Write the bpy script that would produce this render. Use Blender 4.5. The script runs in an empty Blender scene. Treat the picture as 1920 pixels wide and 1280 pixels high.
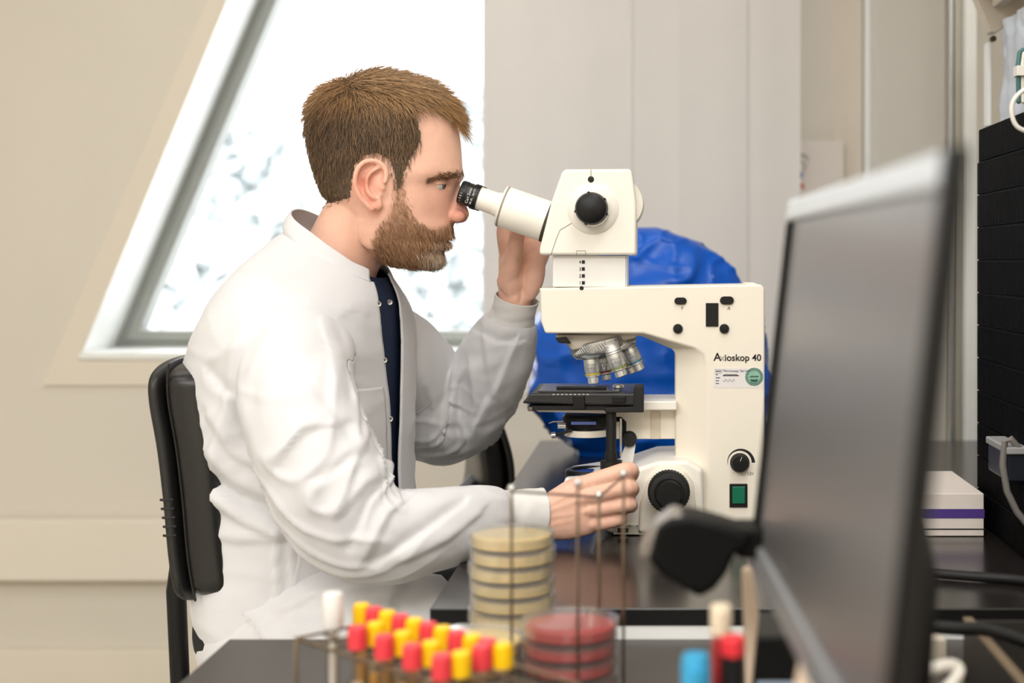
import bpy, bmesh, math, random
import numpy as np
from mathutils import Vector, Matrix, noise

# ------------------------------------------------------------------ camera, sky, lamps, exposure
F, CX, CY, H = 2667.0, 1233.0, 490.0, 1.12      # focal length in px, axis point, camera height
sc = bpy.context.scene
col = sc.collection
cam_d = bpy.data.cameras.new('camera')
cam = bpy.data.objects.new('camera', cam_d); col.objects.link(cam)
cam.location = (0, 0, H); cam.rotation_euler = (math.pi / 2, 0, 0)
cam_d.sensor_width = 36.0; cam_d.lens = 36.0 * F / 1920.0
cam_d.shift_x = -(CX - 960.0) / 1920.0; cam_d.shift_y = -(640.0 - CY) / 1920.0
cam_d.clip_start = 0.05; cam_d.clip_end = 200
cam_d.dof.use_dof = True; cam_d.dof.focus_distance = 1.875; cam_d.dof.aperture_fstop = 3.4
sc.camera = cam
sc.view_settings.view_transform = 'Standard'; sc.view_settings.look = 'None'
sc.view_settings.gamma = 1.0; sc.view_settings.use_curve_mapping = False
sc.view_settings.exposure = 0.2
sc.cycles.use_denoising = True
sc.cycles.max_bounces = 10; sc.cycles.diffuse_bounces = 5; sc.cycles.glossy_bounces = 4
sc.cycles.transmission_bounces = 8; sc.cycles.transparent_max_bounces = 24
sc.cycles.sample_clamp_indirect = 6.0
sc.cycles.caustics_reflective = False; sc.cycles.caustics_refractive = False

w = bpy.data.worlds.new('overcast_sky'); sc.world = w; w.use_nodes = True
bg = w.node_tree.nodes['Background']
bg.inputs['Color'].default_value = (0.97, 0.985, 1.0, 1); bg.inputs['Strength'].default_value = 4.0

def area(name, loc, size, power, colr, rot=(0, 0, 0)):
    l = bpy.data.lights.new(name, 'AREA'); l.shape = 'RECTANGLE'
    l.size, l.size_y = size; l.energy = power; l.color = colr
    o = bpy.data.objects.new(name, l); col.objects.link(o); o.location = loc; o.rotation_euler = rot
    return o
# ceiling luminaires of the laboratory (out of the frame, overhead), then a fill lamp
LAMP = (1.0, 0.988, 0.972)
area('ceiling_lamp_right', (0.2, 0.75, 2.62), (0.6, 1.5), 17, LAMP)
area('ceiling_lamp_left', (-1.35, 0.8, 2.62), (0.6, 1.5), 9, LAMP)
area('ceiling_lamp_back', (-1.0, 2.7, 2.62), (1.5, 0.4), 5, LAMP)
area('rear_fill_lamp', (-0.9, -1.3, 2.62), (2.6, 1.3), 100, LAMP)  # added fill lamp behind the camera, stands in for soft frontal bounce

# ------------------------------------------------------------------ helpers
random.seed(7); rng = np.random.default_rng(7)
def P(px, py, D): return Vector(((px - CX) * D / F, D, H - (py - CY) * D / F))
def lin(c):
    out = []
    for v in c[:3]:
        v = v / 255.0
        out.append(v / 12.92 if v <= 0.04045 else ((v + 0.055) / 1.055) ** 2.4)
    return tuple(out) + (1.0,)

MATS = {}
def mat(name, rgb, rough=0.5, metal=0.0, spec=0.5, bump=0.0, bscale=200.0, var=0.0, vscale=8.0, coat=0.0,
        sss=0.0, trans=0.0, sheen=0.0, ior=1.45, emit=0.0, attr=None, alpha=1.0):
    if name in MATS: return MATS[name]
    m = bpy.data.materials.new(name); m.use_nodes = True
    nt = m.node_tree; b = nt.nodes['Principled BSDF']
    c = lin(rgb)
    b.inputs['Base Color'].default_value = c
    b.inputs['Roughness'].default_value = rough; b.inputs['Metallic'].default_value = metal
    b.inputs['Specular IOR Level'].default_value = spec; b.inputs['IOR'].default_value = ior
    b.inputs['Coat Weight'].default_value = coat
    b.inputs['Transmission Weight'].default_value = trans
    b.inputs['Sheen Weight'].default_value = sheen
    b.inputs['Alpha'].default_value = alpha
    if sss:
        b.inputs['Subsurface Weight'].default_value = sss
        b.inputs['Subsurface Radius'].default_value = (0.9, 0.35, 0.2)
        b.inputs['Subsurface Scale'].default_value = 0.006
    if emit:
        b.inputs['Emission Color'].default_value = c; b.inputs['Emission Strength'].default_value = emit
    tc = nt.nodes.new('ShaderNodeTexCoord')
    src = None
    if attr:
        a = nt.nodes.new('ShaderNodeVertexColor'); a.layer_name = attr; src = a.outputs['Color']
        nt.links.new(src, b.inputs['Base Color'])
    if var:
        n = nt.nodes.new('ShaderNodeTexNoise'); n.inputs['Scale'].default_value = vscale; n.inputs['Detail'].default_value = 4
        nt.links.new(tc.outputs['Object'], n.inputs['Vector'])
        mx = nt.nodes.new('ShaderNodeMix'); mx.data_type = 'RGBA'; mx.blend_type = 'MULTIPLY'
        rp = nt.nodes.new('ShaderNodeValToRGB')
        rp.color_ramp.elements[0].position = 0.3; rp.color_ramp.elements[1].position = 0.7
        rp.color_ramp.elements[0].color = (1 - var, 1 - var, 1 - var, 1); rp.color_ramp.elements[1].color = (1 + var * .3,) * 3 + (1,)
        nt.links.new(n.outputs['Fac'], rp.inputs['Fac'])
        mx.inputs[0].default_value = 1.0
        if src: nt.links.new(src, mx.inputs[6])
        else: mx.inputs[6].default_value = c
        nt.links.new(rp.outputs['Color'], mx.inputs[7]); nt.links.new(mx.outputs[2], b.inputs['Base Color'])
    if bump:
        n = nt.nodes.new('ShaderNodeTexNoise'); n.inputs['Scale'].default_value = bscale; n.inputs['Detail'].default_value = 3
        nt.links.new(tc.outputs['Object'], n.inputs['Vector'])
        bp = nt.nodes.new('ShaderNodeBump'); bp.inputs['Strength'].default_value = bump; bp.inputs['Distance'].default_value = 0.002
        nt.links.new(n.outputs['Fac'], bp.inputs['Height']); nt.links.new(bp.outputs['Normal'], b.inputs['Normal'])
    MATS[name] = m
    return m

def pane_mat(name, tint=(1, 1, 1, 1), refl=0.08, rough=0.02, milk=0.0):
    m = bpy.data.materials.new(name); m.use_nodes = True; nt = m.node_tree
    nt.nodes.remove(nt.nodes['Principled BSDF']); out = nt.nodes['Material Output']
    t = nt.nodes.new('ShaderNodeBsdfTransparent'); t.inputs['Color'].default_value = tint
    g = nt.nodes.new('ShaderNodeBsdfGlossy'); g.inputs['Roughness'].default_value = rough
    fc = nt.nodes.new('ShaderNodeLayerWeight'); fc.inputs['Blend'].default_value = .5
    pw = nt.nodes.new('ShaderNodeMath'); pw.operation = 'POWER'; pw.inputs[1].default_value = 3.5
    lw = nt.nodes.new('ShaderNodeMath'); lw.operation = 'MULTIPLY_ADD'; lw.inputs[1].default_value = .55; lw.inputs[2].default_value = refl*.5
    nt.links.new(fc.outputs['Facing'], pw.inputs[0]); nt.links.new(pw.outputs[0], lw.inputs[0])
    mx = nt.nodes.new('ShaderNodeMixShader')
    nt.links.new(lw.outputs[0], mx.inputs[0]); nt.links.new(t.outputs[0], mx.inputs[1]); nt.links.new(g.outputs[0], mx.inputs[2])
    if milk:
        df = nt.nodes.new('ShaderNodeBsdfDiffuse'); df.inputs['Color'].default_value = (.9, .88, .84, 1)
        m2 = nt.nodes.new('ShaderNodeMixShader'); m2.inputs[0].default_value = milk
        nt.links.new(mx.outputs[0], m2.inputs[1]); nt.links.new(df.outputs[0], m2.inputs[2]); mx = m2
    nt.links.new(mx.outputs[0], out.inputs['Surface']); MATS[name] = m
    return m

def wloc(o):
    v = Vector((0, 0, 0))
    while o is not None: v += o.location; o = o.parent
    return v

class G:
    """collects geometry in world coordinates, then links ONE mesh object"""
    def __init__(s): s.v = []; s.f = []
    def add(s, vs, fs):
        k = len(s.v); s.v += [tuple(x) for x in vs]; s.f += [tuple(i + k for i in f) for f in fs]; return s
    def box(s, lo, hi):
        (a, b, c), (d, e, f) = lo, hi
        return s.add([(a,b,c),(d,b,c),(d,e,c),(a,e,c),(a,b,f),(d,b,f),(d,e,f),(a,e,f)],
                     [(0,3,2,1),(4,5,6,7),(0,1,5,4),(1,2,6,5),(2,3,7,6),(3,0,4,7)])
    def obox(s, c, ax, half):
        """oriented box: centre, three axes (unit), three half sizes"""
        c = Vector(c); ax = [Vector(a) for a in ax]; vs = []
        for k in (-1, 1):
            for i, j in ((-1,-1),(1,-1),(1,1),(-1,1)):
                vs.append(c + ax[0]*half[0]*i + ax[1]*half[1]*j + ax[2]*half[2]*k)
        return s.add(vs, [(0,3,2,1),(4,5,6,7),(0,1,5,4),(1,2,6,5),(2,3,7,6),(3,0,4,7)])
    def loft(s, rings, caps=True, closed=True):
        n = len(rings[0]); vs = [p for r in rings for p in r]; fs = []
        m = n if closed else n - 1
        for i in range(len(rings) - 1):
            for j in range(m):
                a, b = i*n + j, i*n + (j+1) % n
                fs.append((a, b, b + n, a + n))
        if caps and closed:
            fs.append(tuple(range(n))[::-1]); k = (len(rings)-1)*n; fs.append(tuple(range(k, k+n)))
        return s.add(vs, fs)
    def prism(s, poly, d0, d1):
        """polygon of frame points taken at depth d0 -> world outline, extruded straight back to d1"""
        a = [P(x, y, d0) for x, y in poly]
        b = [Vector((p.x, d1, p.z)) for p in a]
        return s.loft([a, b])
    def lathe(s, prof, o, axis, n=32, caps=True):
        o = Vector(o); z = Vector(axis).normalized()
        x = z.orthogonal().normalized(); y = z.cross(x)
        rings = []
        for r, h in prof:
            r = max(r, 1e-5)
            rings.append([o + z*h + (x*math.cos(t) + y*math.sin(t))*r for t in [2*math.pi*i/n for i in range(n)]])
        return s.loft(rings, caps)
    def cyl(s, a, b, r0, r1=None, n=24):
        a, b = Vector(a), Vector(b)
        return s.lathe([(r0, 0), (r0 if r1 is None else r1, (b-a).length)], a, b-a, n)
    def tube(s, pts, rad, n=8, round_ends=True, closed=False, flat=None):
        pts = [Vector(p) for p in pts]; k = len(pts)
        if not hasattr(rad, '__len__'): rad = [rad]*k
        rad = list(rad)
        T = []
        for i in range(k):
            if closed: t = pts[(i+1) % k] - pts[i-1]
            else: t = pts[min(i+1, k-1)] - pts[max(i-1, 0)]
            T.append(t.normalized())
        up = T[0].orthogonal().normalized(); rings = []
        def ring(c, t, r):
            nonlocal up
            up = (up - t*up.dot(t)).normalized(); b = t.cross(up)
            return [c + (up*math.cos(a) + b*math.sin(a))*r for a in [2*math.pi*i/n for i in range(n)]]
        if round_ends and not closed:
            for q in (1.0, .7, .35): rings.append(ring(pts[0] - T[0]*rad[0]*math.sin(q*math.pi/2)*.98, T[0], max(rad[0]*math.cos(q*math.pi/2), 1e-4)))
        for i in range(k): rings.append(ring(pts[i], T[i], rad[i]))
        if round_ends and not closed:
            for q in (.35, .7, 1.0): rings.append(ring(pts[-1] + T[-1]*rad[-1]*math.sin(q*math.pi/2)*.98, T[-1], max(rad[-1]*math.cos(q*math.pi/2), 1e-4)))
        if closed: rings.append(rings[0]); return s.loft(rings, False)
        return s.loft(rings, True)
    def ell(s, c, r, nu=20, nv=12, ax=None):
        c = Vector(c); ax = ax or (Vector((1,0,0)), Vector((0,1,0)), Vector((0,0,1)))
        rings = []
        for i in range(nv + 1):
            ph = -math.pi/2 + math.pi*i/nv; cr = max(math.cos(ph), 1e-3)
            rings.append([c + ax[0]*(r[0]*cr*math.cos(t)) + ax[1]*(r[1]*cr*math.sin(t)) + ax[2]*(r[2]*math.sin(ph)) for t in [2*math.pi*j/nu for j in range(nu)]])
        return s.loft(rings, True)
    def build(s, name, m, parent=None, bevel=0.0, seg=2, smooth=True, angle=40, label=None, kind=None):
        me = bpy.data.meshes.new(name); off = wloc(parent) if parent else Vector((0, 0, 0))
        va = np.array(s.v, dtype=float) - np.array(off)
        me.from_pydata(va.tolist(), [], s.f); me.validate()
        bm = bmesh.new(); bm.from_mesh(me); bmesh.ops.remove_doubles(bm, verts=bm.verts, dist=1e-6)
        bmesh.ops.recalc_face_normals(bm, faces=bm.faces); bm.to_mesh(me); bm.free()
        if smooth:
            me.polygons.foreach_set('use_smooth', [True]*len(me.polygons))
            if not bevel: me.set_sharp_from_angle(angle=math.radians(angle))
        o = bpy.data.objects.new(name, me); col.objects.link(o); me.materials.append(m)
        if parent: o.parent = parent
        if bevel:
            md = o.modifiers.new('bevel', 'BEVEL'); md.width = bevel; md.segments = seg; md.limit_method = 'ANGLE'
            md.angle_limit = math.radians(32); md.harden_normals = True
        if label: o['label'] = label
        if kind: o['kind'] = kind
        return o

def thing(name, label, cat, loc=(0, 0, 0), group=None):
    o = bpy.data.objects.new(name, None); col.objects.link(o); o.location = loc; o.empty_display_size = .05
    o['label'] = label; o['category'] = cat
    if group: o['group'] = group
    return o
def tag(o, label, cat, group=None):
    o['label'] = label; o['category'] = cat
    if group: o['group'] = group
    return o
def dup(root, loc, label=None):
    r = root.copy(); col.objects.link(r); r.location = loc
    if label: r['label'] = label
    for ch in list(root.children):
        c = ch.copy(); col.objects.link(c); c.parent = r
        for g in list(ch.children):
            d = g.copy(); col.objects.link(d); d.parent = c
    return r
def struct(o): o['kind'] = 'structure'; return o

def text(name, s, size, loc, m, parent, align='LEFT', right=(1, 0, 0), up=(0, 0, 1), ex=0.0002, bold=0.0):
    cu = bpy.data.curves.new(name, 'FONT'); cu.body = s; cu.size = size; cu.align_x = align; cu.extrude = ex; cu.offset = bold
    t = bpy.data.objects.new(name, cu); col.objects.link(t)
    me = bpy.data.meshes.new_from_object(t.evaluated_get(bpy.context.evaluated_depsgraph_get()))
    bpy.data.objects.remove(t); me.name = name
    r, u = Vector(right).normalized(), Vector(up).normalized(); nn = r.cross(u)
    off = Vector(loc) - (wloc(parent) if parent else Vector((0, 0, 0)))
    for v in me.vertices: v.co = off + r*v.co.x + u*v.co.y + nn*v.co.z
    me.materials.clear(); me.materials.append(m)
    o = bpy.data.objects.new(name, me); col.objects.link(o)
    if parent: o.parent = parent
    return o

def crom(pts, n):
    """Catmull-Rom resample of an array of rows to n rows"""
    a = np.array(pts, float); k = len(a); out = []
    for t in np.linspace(0, k - 1, n):
        i = min(int(t), k - 2); u = t - i
        p0, p1, p2, p3 = a[max(i-1, 0)], a[i], a[i+1], a[min(i+2, k-1)]
        out.append(.5*((2*p1) + (p2-p0)*u + (2*p0-5*p1+4*p2-p3)*u*u + (3*p1-p0-3*p2+p3)*u**3))
    return np.array(out)

ORD = ['topmost', 'second from the top', 'third from the top', 'fourth from the top', 'fifth from the top', 'sixth from the top', 'seventh from the top', 'eighth from the top', 'ninth from the top', 'tenth from the top']
NTH = ['first', 'second', 'third', 'fourth', 'fifth', 'sixth', 'seventh', 'eighth', 'ninth', 'tenth', 'eleventh', 'twelfth']

# ------------------------------------------------------------------ common materials
BEIGE = mat('wall_paint', (221, 215, 204), .85, spec=.2, var=.03, vscale=2, bump=.05, bscale=120)
WHITE = mat('white_gloss_paint', (240, 242, 240), .4, var=.02, vscale=5)
FRAME = mat('grey_window_frame', (150, 152, 146), .45, var=.03, vscale=9)
BLACKP = mat('black_plastic', (14, 14, 15), .42, spec=.35, var=.1, vscale=60)
SOFTBLK = mat('black_rubber', (14, 14, 14), .6, var=.1, vscale=90)
CREAM = mat('cream_enamel', (238, 231, 217), .38, var=.015, vscale=12, bump=.03, bscale=900)
CREAMW = mat('cream_enamel_light', (240, 236, 226), .38, var=.015, vscale=12, bump=.03, bscale=900)
CHROME = mat('satin_chrome', (212, 212, 210), .22, metal=.8, var=.06, vscale=60)
ALU = mat('brushed_aluminium', (190, 192, 190), .35, metal=1.0, var=.05, vscale=40)
STEEL = mat('steel_wire', (150, 135, 118), .3, metal=1.0, var=.08, vscale=80)
INK = mat('black_ink', (18, 18, 20), .6, var=.05, vscale=300)
GREYINK = mat('faded_grey_ink', (178, 172, 160), .6, var=.05, vscale=300)
PAPER = mat('white_paper', (236, 234, 232), .7, var=.02, vscale=30)
# ------------------------------------------------------------------ the room
DW = 3.60                                   # back wall
XL, XR, YF, ZC = -3.3, 0.76, -2.6, 2.68
def wl(px, py, D=DW): p = P(px, py, D); return (p.x, p.z)
struct(G().box((XL, YF, -.1), (XR, 4.0, 0)).build('floor', mat('floor_vinyl', (196, 190, 178), .5, var=.06, vscale=6), smooth=False))
struct(G().box((XL, YF, ZC), (XR, 4.0, ZC + .1)).build('ceiling', mat('ceiling_tile', (238, 236, 230), .9, var=.02, vscale=4), smooth=False))
struct(G().box((XL - .1, YF, 0), (XL, 4.0, ZC)).build('wall_left', BEIGE, smooth=False))
struct(G().box((XR, YF, 0), (XR + .1, 4.0, ZC)).build('wall_right', BEIGE, smooth=False))
struct(G().box((XL, YF - .1, 0), (XR, YF, ZC)).build('wall_front', BEIGE, smooth=False))

# back wall with the slanted window opening
SL = -275/660.0                             # dx/dy of the slanted jamb in the frame
def jamb(x0, y0, y): return x0 + SL*(y - y0)
ytop, ybot = -560.0, 662.0
hole = [wl(jamb(150, 660, ybot), ybot), wl(1330, ybot), wl(1330, ytop), wl(jamb(150, 660, ytop), ytop)]
outer = [(XL, 0.0), (XR, 0.0), (XR, ZC), (XL, ZC)]
DI = DW + .23
g = G()
vs = [(x, DW, z) for x, z in outer] + [(x, DW, z) for x, z in hole] + [(x, DI, z) for x, z in hole]
g.add(vs, [(0,1,5,4),(1,2,6,5),(2,3,7,6),(3,0,4,7)])
struct(g.build('wall_back', BEIGE, smooth=False))
g = G()
q = [(x, z) for x, z in hole]
for i in range(4):
    (x0, z0), (x1, z1) = q[i], q[(i+1) % 4]
    g.add([(x0, DW, z0), (x1, DW, z1), (x1, DI + .14, z1), (x0, DI + .14, z0)], [(0,1,2,3)])
struct(g.build('trim_1', WHITE, smooth=False))          # white window reveal
# window frame and pane
def inset(quad, d):
    c = [Vector((x, 0, z)) for x, z in quad]; out = []
    for i in range(4):
        a, b, e = c[i-1], c[i], c[(i+1) % 4]
        u, v = (b - a).normalized(), (e - b).normalized()
        n1, n2 = Vector((-u.z, 0, u.x)), Vector((-v.z, 0, v.x))
        # intersection of the two shifted lines
        p1, p2 = b + n1*d, b + n2*d
        den = u.x*v.z - u.z*v.x
        t = ((p2.x - p1.x)*v.z - (p2.z - p1.z)*v.x)/den
        q_ = p1 + u*t; out.append((q_.x, q_.z))
    return out
win = bpy.data.objects.new('window_1', None); col.objects.link(win); win.location = (hole[0][0], DI, hole[0][1]); struct(win)
def ringframe(q0, q1, d0, d1):
    g = G(); n = 4
    vs = [(x, d0, z) for x, z in q0] + [(x, d0, z) for x, z in q1] + [(x, d1, z) for x, z in q0] + [(x, d1, z) for x, z in q1]
    fs = []
    for i in range(4):
        j = (i+1) % 4
        fs += [(i, j, 4+j, 4+i), (8+i, 12+i, 12+j, 8+j), (4+i, 4+j, 12+j, 12+i), (i, 8+i, 8+j, j)]
    return g.add(vs, fs)
in1 = inset(hole, .018); in2 = inset(hole, .046)
ringframe(hole, in1, DI + .0, DI + .09).build('window_frame', FRAME, win, smooth=False)
ringframe(in1, in2, DI - .012, DI + .06).build('sash', FRAME, win, bevel=.006)
g = G(); g.loft([[(x, DI + .02, z) for x, z in in2], [(x, DI + .026, z) for x, z in in2]])
g.build('pane', pane_mat('window_glass', refl=.06), win, smooth=False)
# sill board
s0 = wl(150, 655)[0]
struct(G().box((s0 + .0, DW - .012, hole[0][1] - .016), (hole[1][0], DI + .05, hole[0][1] + .002)).build('trim_2', WHITE, bevel=.004))
# raised casing around the opening
cas = [wl(jamb(82, 720, 722), 722), wl(1400, 722), wl(1400, -700), wl(jamb(82, 720, -700), -700)]
h2 = [(x, z) for x, z in hole]; h2[0] = (h2[0][0], h2[0][1] - .017); h2[1] = (h2[1][0], h2[1][1] - .017)
cas = [(x, min(z, ZC - .01)) for x, z in cas]
k = (cas[0][1] - cas[3][1])
ringframe(cas, h2, DW - .009, DW + .002).build('trim_3', mat('casing_paint', (228, 220, 206), .7, spec=.3, var=.02, vscale=3), bevel=.003); struct(bpy.data.objects['trim_3'])
# dado trunking and skirting
TR = mat('trunking_plastic', (230, 223, 210), .5, var=.015, vscale=4)
z0, z1 = P(0, 1090, DW - .06).z, P(0, 975, DW - .06).z
o = G().box((XL + .001, DW - .06, z0), (P(930, 0, DW).x, DW - .002, z1)).build('trim_4', TR, bevel=.006); struct(o)
o = G().box((XL + .001, DW - .018, 0), (XR - .002, DW - .001, P(0, 1215, DW).z)).build('baseboard_back', mat('skirting_paint', (228, 220, 206), .6, var=.02, vscale=4), bevel=.004); struct(o)

# panel curtain hanging right of the window
CURT = mat('curtain_fabric', (234, 232, 231), .9, spec=.15, var=.02, vscale=6, bump=.08, bscale=700)
DC = DW - .13
cur = thing('panel_curtain', 'tall white panel curtain hanging beside the slanted window, behind the microscope', 'curtain', (P(1200, 0, DC).x, DC, .9))
edges = [905, 1042, 1176, 1272, 1392, 1492]
for i in range(5):
    x0, x1 = P(edges[i], 0, DC).x, P(edges[i+1], 0, DC).x + .012
    rows = []
    zb = P(0, 735, DC).z
    for k in range(13):
        u = k/12; x = x0 + (x1 - x0)*u
        y = DC - .005*(i % 2) + .0014*math.sin(u*7 + i*2.1)
        rows.append((x, y))
    g = G()
    A = [[(x, y, z) for x, y in rows] + [(x, y + .003, z) for x, y in rows[::-1]] for z in (zb, zb + .5, 2.66)]
    g.loft(A); g.build('curtain_panel', CURT, cur)
G().box((P(900, 0, DC).x, DC - .03, 2.655), (P(1500, 0, DC).x, DC + .03, 2.678)).build('curtain_rail', ALU, cur)

# tall grey-white cupboard on the back wall at the right, aluminium post in the corner
CUP = mat('cupboard_laminate', (214, 211, 205), .5, var=.02, vscale=5)
c0 = thing('tall_cupboard', 'tall pale grey laminate cupboard in the far corner beyond the monitor', 'cupboard', (P(1700, 0, DW - .1).x, DW - .1, 0))
xa, xb = P(1641, 0, DW - .12).x, P(1776, 0, DW - .12).x
G().box((xa, DW - .10, 0), (xb, DW - .004, 2.4)).build('carcass', CUP, c0, bevel=.003)
o = G().box((xa + .004, DW - .12, .08), (xb - .003, DW - .10, 2.39)).build('door', CUP, c0, bevel=.002)
G().tube([(xa + .02, DW - .145, .95), (xa + .02, DW - .145, 1.1)], .005).build('handle', ALU, o)
xs = P(1622, 0, DW - .03).x
struct(G().box((xs, DW - .03, 0), (xs + .026, DW - .001, ZC - .01)).build('trim_5', WHITE, bevel=.003))
struct(G().box((P(1560, 0, DW).x, DW - .012, 0), (xs - .004, DW - .001, ZC - .01)).build('trim_6', mat('panel_joint_paint', (222, 212, 198), .7, var=.02, vscale=4), bevel=.002))
# aluminium post
pz = thing('corner_post', 'slim aluminium profile post standing in the corner beside the black case', 'post', (P(1792, 0, 2.9).x, 2.9, 0))
x0 = P(1781, 0, 2.9).x
G().box((x0, 2.9, 0), (x0 + .0085, 2.93, ZC - .01)).build('profile_lip', ALU, pz, bevel=.002)
G().box((x0 + .0105, 2.905, 0), (x0 + .030, 2.93, ZC - .01)).build('profile', mat('grey_aluminium', (176, 172, 158), .4, metal=.6), pz, bevel=.003)
struct(G().box((P(1812, 0, 2.86).x, 2.86, 0), (P(1832, 0, 2.86).x, 2.9, ZC - .01)).build('trim_7', WHITE, bevel=.002))

# notice on the wall
nt_ = tag(G().box((P(1481, 0, DW - .03).x, DW - .026, P(0, 372, DW - .03).z), (P(1582, 0, DW - .03).x, DW - .024, P(0, 263, DW - .03).z)).build('notice_sheet', mat('notice_paper', (226, 219, 212), .7, var=.02, vscale=20), smooth=False), 'white notice sheet with red and blue print on the far wall above the monitor', 'notice')
dn = DW - .0275
RED = mat('red_print', (205, 70, 72), .6, var=.1, vscale=80); BLU = mat('blue_print', (45, 105, 185), .6, var=.1, vscale=80); GRY = mat('grey_print', (180, 172, 172), .7, var=.1, vscale=50)
G().lathe([(.012, 0), (.012, .001)], P(1496, 328, dn), (0, -1, 0)).build('blue_mark', BLU, nt_)
G().prism([(1482, 346), (1506, 344), (1508, 353), (1484, 356)], dn, dn + .001).build('red_mark', RED, nt_)
G().tube([P(1482, 318, dn), P(1489, 306, dn), P(1500, 302, dn), P(1510, 309, dn), P(1507, 320, dn)], .002, 6).build('grey_mark', GRY, nt_)
G().tube([P(1500, 292, dn), P(1508, 290, dn), P(1514, 298, dn)], .0035, 6).build('grey_mark', GRY, nt_)

# snowy trees outside
TRK = mat('pale_bark', (215, 214, 212), .9, var=.2, vscale=3); LEAF = mat('frosted_foliage', (206, 212, 213), .9, var=.12, vscale=1.5)
def tree(px, D, h, wdt, label, seed):
    r = np.random.default_rng(seed); x = (px - CX)*D/F; zb = -3.0
    t = thing('tree', label, 'tree', (x, D, zb), 'pale trees outside the window')
    G().tube([(x, D, zb), (x + .1, D, zb + h*.5), (x, D, zb + h*.95)], [.16, .11, .03], 8).build('trunk', TRK, t)
    n = 8000; v = []; f = []
    for i in range(n):
        u = r.random()**.6; a = r.random()*6.283; zz = r.random()
        rad = 1.15*wdt*u*math.sin(math.pi*min(1, .15 + .85*zz))**.7
        c = Vector((x + rad*math.cos(a), D + rad*math.sin(a), zb + h*(.12 + .88*zz)))
        s = .06 + .12*r.random(); d = Vector(r.normal(size=3)).normalized(); e = d.orthogonal().normalized()
        k = len(v); v += [c + d*s, c + e*s*.6, c - d*s, c - e*s*.6]; f.append((k, k+1, k+2, k+3))
    g = G(); g.v = [tuple(p) for p in v]; g.f = f
    me = bpy.data.meshes.new('crown'); me.from_pydata([tuple(p - Vector((x, D, zb))) for p in v], [], f); me.materials.append(LEAF)
    o = bpy.data.objects.new('crown', me); col.objects.link(o); o.parent = t; o['kind'] = 'stuff'
for i, a in enumerate([(300, 14, 4.6, 1.5, 'pale leafless tree outside, at the far left of the window'), (470, 26, 7.0, 2.2, 'pale tree outside seen just left of the man\'s back'), (560, 17.5, 5.2, 1.5, 'low pale tree outside behind the man\'s collar'), (800, 22, 5.8, 1.9, 'pale tree outside below the man\'s chin'), (930, 32, 8.2, 2.4, 'pale tree outside nearest the white curtain')]):
    tree(*a, 20 + i)
gr = G().box((-60, 5, -3.2), (40, 90, -3.0)).build('snowy_ground', mat('snow', (225, 228, 230), .9, var=.1, vscale=.5), smooth=False); struct(gr)

# ------------------------------------------------------------------ benches
ZB = H - .359; ZN = H - .390                 # bench top and the slightly lower near table
BENCH = mat('black_bench_laminate', (34, 30, 29), .2, var=.08, vscale=30, spec=.9)
EDGE = mat('black_edge_band', (8, 8, 8), .4, var=.1, vscale=60)
NTOP = mat('grey_table_laminate', (72, 68, 65), .42, var=.06, vscale=40)
bx0 = -.236
b = thing('laboratory_bench', 'long black glossy bench carrying the cream microscope', 'bench', (bx0, 1.473, 0))
G().box((bx0, 1.473, ZB - .018), (.735, 2.855, ZB)).build('worktop', BENCH, b, bevel=.0015)
G().box((bx0 + .001, 1.4725, ZB - .0175), (.734, 1.4745, ZB - .0015)).build('edge_band', EDGE, b)
G().box((bx0 + .17, 1.474, ZB - .075), (.72, 1.506, ZB - .0182)).build('apron', WHITE, b, bevel=.002)
for x, y in ((.68, 1.53), (.68, 2.82), (-.19, 2.82), (.0, 1.53)):
    G().box((x - .02, y - .02, 0), (x + .02, y + .02, ZB - .018)).build('leg', ALU, b, bevel=.002)
nx0 = P(430, 1197, 1.471).x
b = thing('side_table', 'dark grey table in the foreground holding the tube rack and agar dishes', 'table', (nx0, .3, 0))
G().box((nx0, .25, ZN - .025), (.735, 1.4705, ZN)).build('tabletop', NTOP, b, bevel=.0015)
for x, y in ((nx0 + .05, .3), (.69, .3), (nx0 + .05, 1.42), (.69, 1.42)):
    G().box((x - .02, y - .02, 0), (x + .02, y + .02, ZN - .025)).build('leg', ALU, b, bevel=.002)
# ------------------------------------------------------------------ microscope
YM, YN = 1.945, 1.885                        # middle plane, near face of the arm
ms = thing('microscope', 'cream upright laboratory microscope with black stage, in front of the man', 'microscope', (P(1300, 0, YM).x, YM, ZB))
def mir(d): return 2*YM - d
def Xof(px, D): return (px - CX)*D/F
O_ = [(1012,546),(1010,540),(1428,533),(1434,541),(1434,1003),(1328,1003),(1327,690),(1320,664),(1306,654),(1206,625),(1022,625),(1014,602)]
YI = YN + .028
I_ = [(1012,546),(1010,540),(1428,533),(1434,541),(1434,1003),(1266,1003),(1266,690),(1266,664),(1262,655),(1203,630),(1022,625),(1014,602)]
ro = [P(x, y, YN) for x, y in O_]
for p in ro: p.z = max(p.z, ZB + .003)
ri = []
for k, (x, y) in enumerate(I_):
    p = P(x, y, YI if 5 <= k <= 9 else YN); ri.append(Vector((p.x, YI, max(p.z, ZB + .003))))
back = [Vector((p.x, mir(YI), p.z)) for p in ri]; bo = [Vector((p.x, mir(YN), p.z)) for p in ro]
stand = G().loft([ro, ri, back, bo]).build('stand', CREAM, ms, bevel=.0035, seg=3)
# small lip on the top right corner
G().prism([(1397,536),(1399,530),(1416,530),(1422,536)], YN + .03, YM + .03).build('top_cover', CREAM, ms, bevel=.001)
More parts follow.
